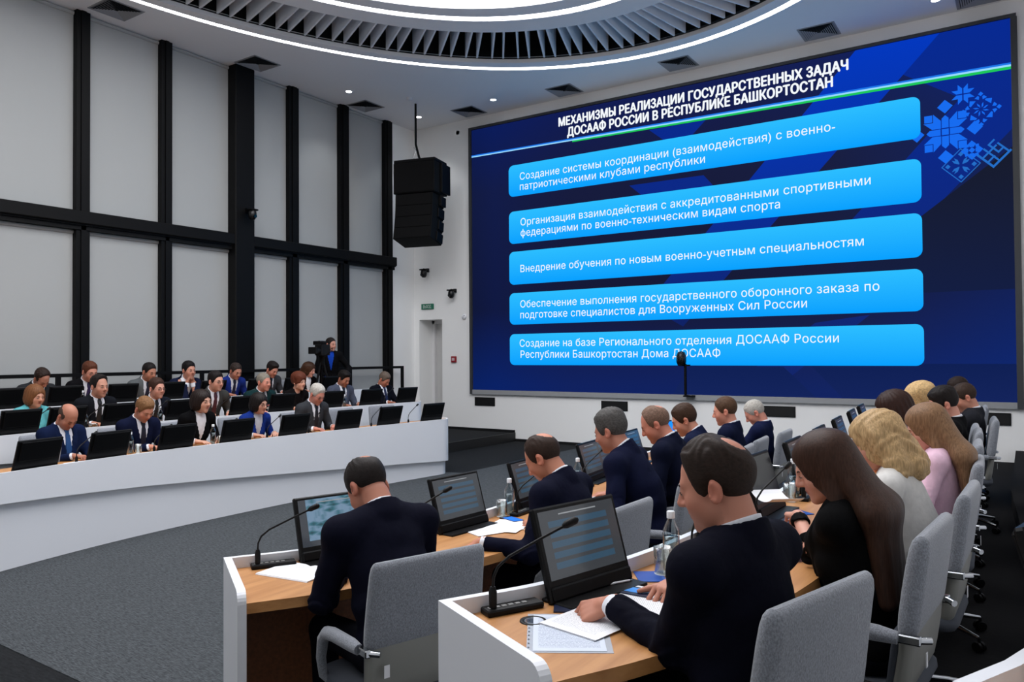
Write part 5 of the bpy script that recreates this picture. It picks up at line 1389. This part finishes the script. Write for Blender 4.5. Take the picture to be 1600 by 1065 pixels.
# right bank, front row (backs towards us)
RB = dict(h=.007)
seat_person(R1, 0, 575, 717, -2.36, 'the man nearest in the front row', 'man with cropped hair in navy suit bowed at the near end of the front desk', pitch=.80, yaw=.12, suit=(14, 15, 29), hair=(30, 24, 22), style='crop', bald=.05, skin=(188, 130, 108), wl=(-.06, .18, 0), wr=(.10, .20, 0), h=.006, belly=1.12, shoulders=1.10, jw=1.08)
seat_person(R1, 0, 850, 681, -2.17, 'the man reading papers', 'balding brown-haired man in navy suit leaning on the front desk beside his papers', pitch=.62, yaw=.10, suit=(15, 17, 34), hair=(48, 34, 27), style='crop', bald=.35, recede=.3, skin=(204, 142, 116), ww={-1: (750, 848, .782, 716, 846), 1: (836, 816, .782, 812, 800)}, hl='curl', hr='curl', h=.006, belly=1.1, shoulders=1.06)
seat_person(R1, 0, 955, 645, -2.24, 'the grey-haired man in navy', 'man with thick grey-black hair in navy suit, third along the front right row', pitch=.35, yaw=-.12, suit=(15, 19, 42), hair=(74, 72, 70), style='short', volume=.004, skin=(196, 138, 116), shoulders=1.10, **RB)
seat_person(R1, 0, 1025, 637, -2.24, 'the shaven-headed man', 'man with cropped thinning hair and white collar, front right row', pitch=.50, yaw=.18, suit=(14, 18, 37), hair=(112, 88, 74), style='crop', bald=.1, recede=.5, skin=(206, 140, 118), jw=1.08, shoulders=1.08, **RB)
seat_person(R1, 0, 1070, 634, -2.40, 'the brown-haired front row man', 'young brown-haired man in blue suit, half hidden in the front right row', pitch=.45, yaw=.2, suit=(18, 25, 50), hair=(58, 40, 28), style='short', skin=(206, 148, 124), **RB)
seat_person(R1, 0, 1133, 622, -2.28, 'the man before the blue monitor', 'man with short brown hair in navy suit before a monitor glowing blue', pitch=.22, yaw=.12, suit=(16, 22, 46), hair=(78, 56, 40), style='crop', skin=(214, 152, 130), **RB)
seat_person(R1, 0, 1180, 626, -2.24, 'the silver-haired man', 'silver-haired man in navy suit bowed at the screen end of the front right row', pitch=.62, yaw=.22, suit=(18, 25, 54), hair=(168, 164, 156), style='crop', skin=(210, 148, 128), belly=1.15, shoulders=1.1, **RB)
# right bank, second row
seat_person(R2, T2, 1120, 690, -.71, 'the big man in the foreground', 'man with bald crown in navy suit reading papers in the foreground', root_d=.72, chair_ahead=.045, pitch=.30, yaw=.34, suit=(11, 12, 24), hair=(40, 29, 23), style='short', bald=.22, recede=.10, skin=(200, 142, 120),
            hint=(0, -.75, -.65), ww={-1: (953, 944, .974, 893, 938, (.55, .1, -.83)), 1: (1062, 906, .970, 985, 932, (-.25, 0, -.97))}, hl='curl', hr='point', h=.0046, belly=1.12, shoulders=1.10, jw=1.08)
seat_person(R2, T2, 1288, 680, -.62, 'the woman with long brown hair', 'woman with long straight brown hair in black jacket holding white papers', root_d=.72, chair_ahead=.045, pitch=.40, yaw=.35, fem=True, kind='blazer', suit=(10, 10, 11), shirt=None, hair=(56, 37, 28), style='long', skin=(216, 164, 144), ww={-1: (1247, 806, 1.06, 1226, 782)}, hl='curl', h=.006)
seat_person(R2, T2, 1368, 650, -.58, 'the woman with wavy blonde hair', 'woman with wavy blonde hair in a white jumper in the second right row', root_d=.72, chair_ahead=.045, pitch=.40, yaw=.15, fem=True, kind='sweater', suit=(208, 206, 202), shirt=None, hair=(178, 148, 106), style='wavy', skin=(216, 164, 144), belly=1.2, shoulders=1.22, h=.0065)
seat_person(R2, T2, 1448, 635, -.47, 'the woman in pink', 'woman with straight light brown hair in a pale pink top in the second right row', root_d=.72, chair_ahead=.045, pitch=.40, yaw=.2, fem=True, kind='sweater', suit=(222, 186, 204), shirt=None, hair=(126, 96, 70), style='long', skin=(220, 170, 150), **RB)
seat_person(R2, T2, 1395, 612, -.76, 'the brunette with short hair', 'woman with short dark brown hair seen between the blonde and the woman in pink', root_d=.72, chair_ahead=.045, pitch=.35, yaw=.15, fem=True, kind='sweater', suit=(70, 72, 84), shirt=None, hair=(46, 27, 21), style='bob', skin=(214, 156, 136), **RB)
seat_person(R2, T2, 1475, 607, -.53, 'the man in black suit', 'black-haired man in black suit with white collar behind the woman in pink', root_d=.72, chair_ahead=.045, pitch=.40, yaw=.12, suit=(13, 13, 15), hair=(24, 19, 18), style='short', volume=.006, skin=(214, 158, 138), **RB)
seat_person(R2, T2, 1440, 603, -.72, 'the blonde woman far along', 'blonde woman with pinned-up hair beyond the man in black suit', root_d=.72, chair_ahead=.045, pitch=.45, yaw=.2, fem=True, kind='blazer', suit=(40, 42, 52), shirt=None, hair=(196, 164, 116), style='updo', skin=(216, 164, 144), **RB)
seat_person(R2, T2, 1507, 600, -.47, 'the man in dark grey far along', 'brown-haired man in dark grey suit just beyond the man in black suit', root_d=.72, chair_ahead=.045, pitch=.45, yaw=.15, suit=(34, 35, 40), hair=(52, 38, 30), style='crop', skin=(204, 148, 126), **RB)
seat_person(R2, T2, 1497, 590, -.60, 'the farthest man in blue', 'dark-haired man in navy blue suit farthest along the second right row', root_d=.72, chair_ahead=.045, pitch=.42, yaw=.15, suit=(20, 27, 56), hair=(40, 29, 25), style='crop', skin=(196, 136, 114), shoulders=1.08, **RB)

# spare chairs
for path, zf, Y, lab in ((L1, 0, 7.75, 'empty grey conference chair in the front left row beside the white-haired man'), (L1, 0, 8.5, 'empty grey conference chair at the screen end of the front left row'),
                         (R2, T2, 9.6, 'grey conference chair farthest along the second right row')):
    p, n = path.at(Y, .80); chair(p, n, zf, lab)

# camera operator standing behind the back row
psn = pose_of(.02, .10, .55, 0, stand=True)
rzop = -math.pi / 2 - .55
tp = on_plane(517, 528, 0, -10.62)
op_xy = np.array([tp[0], tp[1]])
sc_op = (tp[2] - T3) / (psn['hc'][2] + .124)
Rop = np.array([[math.cos(rzop), -math.sin(rzop)], [math.sin(rzop), math.cos(rzop)]])
ro = op_xy - Rop @ (psn['hc'][:2] * sc_op)
print('operator scale', sc_op, ro)
hd = {-1: ((-.26, .26, 1.02), (.2, 1, -.3), 'curl', (-.8, -.4, -.4)), 1: ((.10, .24, 1.00), (-.5, .8, -.2), 'fist', (.8, -.4, -.5))}
person('the camera operator', 'camera operator in black jacket over a blue shirt standing behind the back row', (ro[0], ro[1], T3), rzop, sc_op, psn, hd, suit=(14, 14, 16), shirt=(24, 66, 170), hair=(30, 24, 22), style='crop', skin=(214, 160, 140), stand=True, h=.0085)
# ------------------------------------------------------------------ camera of the operator
cp = on_plane(504, 543, 0, -10.28)
tr = thing('camera_tripod', 'black camera tripod standing before the camera operator', 'tripod', (cp[0] - .02, cp[1], T3))
zc = cp[2] - T3 - .14
for k in range(3):
    a = 2 * math.pi * k / 3 + .5
    MB().tube([(.03 * math.cos(a), .03 * math.sin(a), zc - .12), (.17 * math.cos(a), .17 * math.sin(a), zc * .5), (.30 * math.cos(a), .30 * math.sin(a), .01)], [.022, .018, .012], 8).build('leg', M_BLACK, tr)
MB().lathe([(.04, zc - .16), (.05, zc - .10), (.045, zc - .03), (.06, zc - .02), (.06, zc)], 14).build('fluid_head', M_BLACK, tr)
vc = thing('video_camera', 'black shoulder video camera on the tripod in front of the operator', 'camera', (cp[0], cp[1], T3 + zc), math.radians(200))
MB().box((-.07, -.16, 0.005), (.07, .16, .20), .015).build('body', M_PLB, vc)
MB().tube([(0, .16, .09), (0, .30, .09)], .055, 16).build('lens', M_PLB, vc)
MB().box((-.075, .29, .03), (.075, .38, .15), .01).build('lens_hood', M_BLACK, vc)
MB().box((-.02, -.10, .20), (.02, .14, .26), .01).build('handle', M_BLACK, vc)
MB().box((.06, -.12, .19), (.20, -.02, .26), .01).build('viewfinder', M_BLACK, vc)
MB().tube([(-.09, .05, .23), (-.09, .28, .235)], .016, 10).build('shotgun_microphone', M_BLACK, vc)
MB().tube([(-.07, -.12, .10), (-.15, -.10, .14), (-.17, -.02, .08), (-.10, .02, .02), (-.07, 0, .02)], .005, 6).build('cable', M_BLACK, vc)

# ------------------------------------------------------------------ monitors
for px, py, lab in ((30, 735, 'black monitor back at the left edge of the front left desk'), (160, 718, 'black monitor back in front of the balding writing man'), (283, 703, 'black monitor back in front of the sandy-haired man'),
                    (375, 690, 'black monitor back in front of the woman in black blazer'), (463, 683, 'black monitor back in front of the woman in royal blue'), (545, 674, 'black monitor back in front of the white-haired man'),
                    (608, 664, 'black monitor back before the first empty seat of the front left row'), (668, 657, 'last black monitor back at the screen end of the front left desk')):
    q = on_plane(px, py, 0, -7.22); monitor(L1, q - np.array([0, .05, 0]), lab, MON0)
for px, lab in ((12, 'black monitor back at the left edge of the middle left desk'), (92, 'black monitor back in front of the woman in turquoise'), (178, 'black monitor back before the man with the lapel pin'), (282, 'black monitor back before the young man with thin glasses'),
                (378, 'black monitor back before the man with black-rimmed glasses'), (440, 'black monitor back in front of the uniformed man'), (515, 'black monitor back in front of the auburn-haired woman'),
                (573, 'black monitor back before the man in slate suit'), (622, 'last black monitor back at the screen end of the middle left desk')):
    q = on_plane(px, 630, 0, -8.56); monitor(L2, q, lab, MON0)
for px, lab in ((10, 'black monitor back at the left edge of the back row desk'), (95, 'black monitor back before the bowed man by the windows'), (190, 'black monitor back before the brown-haired man in glasses'), (265, 'black monitor back before the man in light grey suit'),
                (330, 'black monitor back before the man with hands at his mouth'), (400, 'black monitor back before the man in bright blue suit'), (455, 'black monitor back before the man in charcoal suit'), (510, 'black monitor back before the long-haired woman')):
    q = on_plane(px, 600, 0, -9.9); monitor(L3, q, lab, MON0)
for px, py, lab, pr in ((516, 853, 'monitor showing a teal picture in front of the nearest front row man', MONV), (718, 815, 'monitor with the slide beside the printed papers on the front right desk', MON), (826, 782, 'monitor with the slide in front of the balding man reading papers', MON),
                        (915, 742, 'monitor with the slide in front of the grey-haired man in navy', MON)):
    q = on_plane(px, py, 2, .78); monitor(R1, q, lab, pr)
for Y, lab, pr in ((5.55, 'monitor before the shaven-headed man in the front right row', MON), (6.35, 'monitor before the brown-haired man in the front right row', MON), (7.3, 'monitor glowing plain blue in the front right row', MONB)):
    monitor(R1, Y, lab, pr)
for px, py, lab, pr in ((934, 908, 'large near monitor with the slide in front of the man in the foreground', MON), (1085, 822, 'monitor behind the water bottle, before the long-haired woman in black', MON0)):
    q = on_plane(px, py, 2, .95); monitor(R2, q, lab, pr)
for Y, lab in ((3.95, 'monitor before the blonde woman in white'), (4.75, 'monitor before the woman in pink'), (5.6, 'monitor before the brunette with short hair'), (6.5, 'monitor before the man in black suit'), (7.4, 'monitor before the blonde woman far along'), (8.2, 'monitor before the farthest man in blue')):
    monitor(R2, Y, lab, MON0 if Y < 4 else MON)
p, n = R3.at(1.98, .09); repeat(MON0, USED, 'black monitor at the right edge of the picture on the third right desk', (p[0], p[1], TOP[id(R3)]), rz_user(n), 'desk monitors')

# ------------------------------------------------------------------ microphones
p = on_plane(790, 943, 2, .92)
def mic_at(path, px, py, lab, tip=None, off=None):
    z = TOP[id(path)]; q = on_plane(px, py, 2, z)
    d, n, _ = path.near(q)
    o = repeat(MICR, USED, lab, (q[0], q[1], z), rz_user(n), 'gooseneck microphones'); return o
o = mic_at(R2, 792, 948, 'gooseneck microphone on the near corner of the second right desk')
o2 = mic_at(R1, 425, 880, 'gooseneck microphone on the near corner of the front right desk')
for path, Y, lab in ((R1, 3.05, 'gooseneck microphone in front of the monitor beside the printed papers'), (R1, 3.95, 'gooseneck microphone beside the balding man reading papers'), (R1, 4.95, 'gooseneck microphone in front of the grey-haired man in navy'),
                     (R2, 2.95, 'gooseneck microphone behind the water bottle in the foreground'), (R2, 3.62, 'gooseneck microphone beside the second water bottle'), (R2, 4.4, 'gooseneck microphone before the woman in pink')):
    mic(path, Y, lab, .13, 0)
for path, px, py, lab in ((L1, 95, 722, 'gooseneck microphone in front of the balding writing man'), (L1, 228, 706, 'gooseneck microphone in front of the sandy-haired man'), (L1, 338, 694, 'gooseneck microphone beside the woman in black blazer'), (L1, 427, 686, 'gooseneck microphone in front of the woman in royal blue'),
                          (L1, 505, 680, 'gooseneck microphone in front of the white-haired man'), (L1, 578, 668, 'gooseneck microphone between the two empty front left places'), (L1, 640, 662, 'gooseneck microphone nearest the screen on the front left desk')):
    q = on_plane(px, py, 2, .76); mic(path, q, lab, .12, 0)
for px, lab in ((45, 'gooseneck microphone before the woman in turquoise'), (142, 'gooseneck microphone before the man with the lapel pin'), (247, 'gooseneck microphone before the young man with thin glasses'), (350, 'gooseneck microphone before the man with black-rimmed glasses'), (597, 'gooseneck microphone before the bowed man at the screen end')):
    q = on_plane(px, 640, 0, -8.66); mic(L2, q, lab, .14, 0)

# ------------------------------------------------------------------ bottles, glasses, cups
def on_desk(px, py, z): q = on_plane(px, py, 2, z); return (q[0], q[1], z)
bottle(on_desk(1049, 890, .92), 'clear water bottle with white cap beside the man in the foreground')
bottle(on_desk(1236, 778, .92), 'clear water bottle with white cap beside the woman with long brown hair')
bottle(on_desk(796, 803, .75), 'clear water bottle with white cap on the front right desk by the papers')
bottle(on_desk(903, 762, .75), 'clear water bottle half hidden behind the grey-haired man in navy')
tumbler(on_desk(1036, 897, .92), 'drinking glass in front of the nearest water bottle')
tumbler(on_desk(1229, 783, .92), 'drinking glass beside the bottle by the long-haired woman')
tumbler(on_desk(776, 806, .75), 'drinking glass beside the bottle on the front right desk')
for px, py, lab in ((62, 728, 'clear water bottle in front of the balding man'), (204, 708, 'clear water bottle in front of the sandy-haired man'), (333, 693, 'clear water bottle beside the woman in black blazer')):
    bottle(on_desk(px, py, .75), lab)
for px, py, lab in ((54, 730, 'drinking glass beside the bottle of the balding man'), (345, 695, 'drinking glass beside the woman in black blazer'), (216, 709, 'drinking glass beside the bottle of the sandy-haired man')):
    tumbler(on_desk(px, py, .75), lab)
for px, lab in ((33, 'clear water bottle in front of the woman in turquoise'), (133, 'clear water bottle in front of the man with the lapel pin'), (250, 'clear water bottle in front of the young man with thin glasses'), (538, 'clear water bottle in front of the man in slate suit')):
    q = on_plane(px, 640, 0, -8.70); bottle((q[0], q[1], TOP[id(L2)]), lab)
for px, lab in ((16, 'clear water bottle on the back row desk at the left edge'), (129, 'clear water bottle before the brown-haired man in glasses'), (207, 'clear water bottle before the man in light grey suit')):
    q = on_plane(px, 600, 0, -10.0); bottle((q[0], q[1], TOP[id(L3)]), lab)
cup = thing('glass_tea_cup', 'glass cup of amber tea in front of the man with the lapel pin', 'cup')
q = on_plane(146, 640, 0, -8.72); cup.location = (q[0], q[1], TOP[id(L2)])
MB().lathe([(.001, 0), (.026, .0), (.042, .045), (.044, .07), (.042, .07), (.039, .045), (.024, .006), (.001, .005)], 18, cap=False).build('bowl', M_GLS, cup)
MB().lathe([(.001, .006), (.0235, .007), (.036, .040), (.001, .0405)], 16, cap=False).build('tea', mat('tea', (190, 120, 40), .1, trans=.6), cup)
MB().tube([(.042, 0, .06), (.065, 0, .058), (.066, 0, .03), (.038, 0, .02)], .004, 6).build('handle', M_GLS, cup)

# ------------------------------------------------------------------ papers and small things on the right desks
def lay(px0, py0, px1, py1, z):
    """sheet axis from one pixel to another on the desk: centre and angle"""
    a, b = on_plane(px0, py0, 2, z), on_plane(px1, py1, 2, z); c = (a + b) / 2; d = b - a
    return (c[0], c[1], z), math.atan2(-d[0], d[1])
c, a = lay(868, 1008, 905, 968, .9215); sl = paper((c[0], c[1], .9205), a + .35, 'plastic sleeve holding a printed form at the near edge of the second right desk', M_FILE, (.235, .31), .0012, 'plastic_sleeve', 'document sleeve')
pf = MB().box((-.10, -.145, .0013), (.10, .145, .0022)).build('printed_form', M_PAPER2, sl)
dt = MB()
for k in range(9): dt.lathe([(.0, .0024), (.003, .0024)], 8, (-.112, -.12 + .03 * k, 0), cap=False)
dt.build('punched_holes', M_BLACK, sl)
c, a = lay(885, 985, 945, 955, .9230); paper((c[0] + .02, c[1] + .03, .9232), a - .10, 'white printed sheets under the left hand of the man in the foreground', M_PAPER, sheets=3)
c, a = lay(990, 930, 1010, 960, .9230); paper((c[0], c[1], .9230), a + 1.2, 'printed sheet with a dark photograph under the right hand of the man in the foreground', M_PAPER)
bp_, ba = lay(930, 915, 985, 925, .9245); b_ = paper((bp_[0] + .0, bp_[1] + .03, .9248), ba, 'blue and black booklet leaning at the foot of the near monitor', M_NAVY, (.10, .20), .004, 'booklet', 'booklet')
MB().box((-.02, -.08, .0041), (.03, .07, .0046)).build('blue_panel', mat('booklet_blue', (70, 150, 235), .35), b_)
MB().box((-.045, -.09, .0041), (-.03, .08, .0046)).build('white_strip', M_BLANK, b_)
c = on_desk(998, 897, .9205); paper((c[0], c[1], .9207), .6, 'dark blue folded leaflet beside the near monitor', M_BLUE, (.10, .13), .003, 'leaflet', 'leaflet')
c = on_desk(862, 932, .9205); paper((c[0], c[1], .9207), .5, 'navy booklet lying under the near monitor', M_NAVY, (.13, .15), .004, 'booklet', 'booklet')
gk = thing('cable_grommet', 'round black cable grommet in the near end of the second right desk', 'cable grommet', on_desk(833, 970, .9202))
MB().lathe([(.026, 0), (.033, .003), (.040, .003), (.041, 0)], 24, cap=False).build('ring', M_PLB, gk); MB().lathe([(.0, .0015), (.020, .0015), (.020, .002)], 20).build('lid', mat('grommet_lid', (36, 44, 60), .3), gk); MB().lathe([(.0225, .002), (.0265, .002)], 24, cap=False).build('bright_ring', mat('grommet_ring', (120, 130, 140), .3, .6), gk)
pn = thing('pen', 'white pen lying across the papers by the man in the foreground', 'pen', on_desk(962, 912, .9300), 1.1)
MB().tube([(-.07, 0, .004), (.06, 0, .004)], .004, 8).build('barrel', M_WHITE, pn); MB().tube([(.06, 0, .004), (.072, 0, .004)], [.004, .001], 8).build('tip', M_CHR, pn)
c, a = lay(430, 888, 470, 868, .7505); paper(c, a + 1.35, 'white printed sheets on the near corner of the front right desk', M_PAPER, sheets=3, thick=.002)
c, a = lay(735, 832, 800, 822, .7505); paper(c, a, 'white printed sheets by the hand of the balding man reading papers', M_PAPER, sheets=3); 
c, a = lay(770, 828, 815, 815, .7545); paper((c[0], c[1], .7552), a + .3, 'second printed sheet lying on the papers of the front right desk', M_PAPER)
c = on_desk(800, 812, .7505); ph = paper((c[0], c[1], .7506), 1.2, 'black mobile phone with a blue screen on the front right desk', M_BEZ, (.075, .155), .008, 'mobile_phone', 'phone')
MB().box((-.033, -.07, .0081), (.033, .05, .0084)).build('screen', mat('phone_blue', (40, 110, 220), .2, emit=.5), ph)
c = on_desk(845, 790, .7505); paper((c[0], c[1], .7506), .8, 'blue folder on the front right desk behind the water bottle', M_BLUE, (.16, .2), .004, 'folder', 'folder')
c, a = lay(1195, 770, 1228, 795, 1.03); pp = paper((c[0], c[1], 1.03), a + .2, 'white folded papers held by the woman with long brown hair', M_BLANK, (.15, .24), .002, curl=.03)
c = on_desk(1195, 795, .9205); paper((c[0], c[1], .9207), .9, 'bright blue leaflet on the desk before the long-haired woman', M_BLUE, (.13, .18), .003, 'leaflet', 'leaflet')
c = on_desk(1205, 812, .9205); paper((c[0], c[1], .9208), .4, 'navy booklet on the desk before the long-haired woman', M_NAVY, (.14, .2), .004, 'booklet', 'booklet')
c = on_desk(1085, 858, .9205); paper((c[0], c[1], .9207), .3, 'white sheet beside the shoulder of the man in the foreground', M_BLANK, (.2, .28), .002)
c = on_desk(1085, 845, .9205); paper((c[0] - .06, c[1] + .05, .9235), .9, 'blue folder behind the man in the foreground', M_BLUE, (.2, .26), .003, 'folder', 'folder')
# papers and pens on the left desks
for px, py, lab in ((110, 722, 'white note paper under the hand of the balding writing man'), (240, 706, 'white note paper in front of the sandy-haired man'), (500, 680, 'white note paper in front of the white-haired man'), (555, 670, 'small white card beside an empty front left seat')):
    q = on_plane(px, py, 2, .7505); p_, n_ = L1.at(q, .27); paper((p_[0], p_[1], .7505), rz_user(n_), lab, M_BLANK, (.16, .22) if 'card' not in lab else (.10, .06), .002)
q = on_plane(92, 716, 2, .80); pn2 = thing('pen', 'grey pen in the hand of the balding writing man', 'pen', (q[0], q[1], .81))
MB().tube([(0, 0, -.045), (-.02, .03, .09)], .004, 8).build('barrel', mat('pen_grey', (120, 122, 126), .4), pn2)
for Y, lab in ((5.0, 'small white name holder before the man with the lapel pin'), (5.75, 'small white name holder before the young man with thin glasses')):
    p_, n_ = L2.at(Y, .22); t = thing('name_holder', lab, 'name holder', (p_[0], p_[1], TOP[id(L2)]), rz_user(n_))
    MB().loft([[(-.10, -.03, 0), (-.10, .03, 0), (-.10, .0, .07)], [(.10, -.03, 0), (.10, .03, 0), (.10, .0, .07)]], True, False).build('folded_card', M_BLANK, t)
    MB().box((-.10, -.03, .0), (.10, .03, .001)).build('base', M_BLANK, t)
q = on_plane(38, 592, 0, -10.06); hp = paper((q[0], q[1], TOP[id(L3)] + .13), -math.pi / 2, 'white paper held up by the bowed man by the windows', M_BLANK, (.21, .28), .002); hp.rotation_euler = (math.radians(68), 0, -math.pi / 2 + .3)
for proto in (CHAIR, MON, MONV, MONB, MON0, MIC, MICR, BOT, GLS):
    if proto.name not in USED:
        for c_ in children_of(proto): bpy.data.objects.remove(c_)
        bpy.data.objects.remove(proto)

# keep every loose thing on the worktop clear of the lip and of the white end panel
LOOSE = {'paper', 'document sleeve', 'booklet', 'leaflet', 'folder', 'phone', 'microphone', 'bottle', 'glass', 'cup', 'name holder', 'cable grommet'}
bpy.context.view_layer.update()
def corners(o):
    out = []
    for q in [o] + children_of(o):
        if q.type == 'MESH' and q.name.split('.')[0] not in ('gooseneck', 'capsule'): out += [q.matrix_world @ Vector(c) for c in q.bound_box]
    return out
for o in [q for q in bpy.data.objects if q.parent is None and q.get('category') in LOOSE]:
    path = min((R1, R2, L1, L2, L3), key=lambda p: abs(TOP[id(p)] - o.location.z) * 3 + abs(p.near(o.location)[0] - .2))
    for _ in range(3):
        cs = corners(o)
        d, n, _f = min((path.near(c) for c in cs), key=lambda t: t[0])
        if d < .034: o.location.x += float(n[0] * (.036 - d)); o.location.y += float(n[1] * (.036 - d))
        a, tt = path.p[0], path.t[0]
        e = min((c.x - a[0]) * tt[0] + (c.y - a[1]) * tt[1] for c in cs)
        if e < .045: o.location.x += float(tt[0] * (.047 - e)); o.location.y += float(tt[1] * (.047 - e))
        bpy.context.view_layer.update()
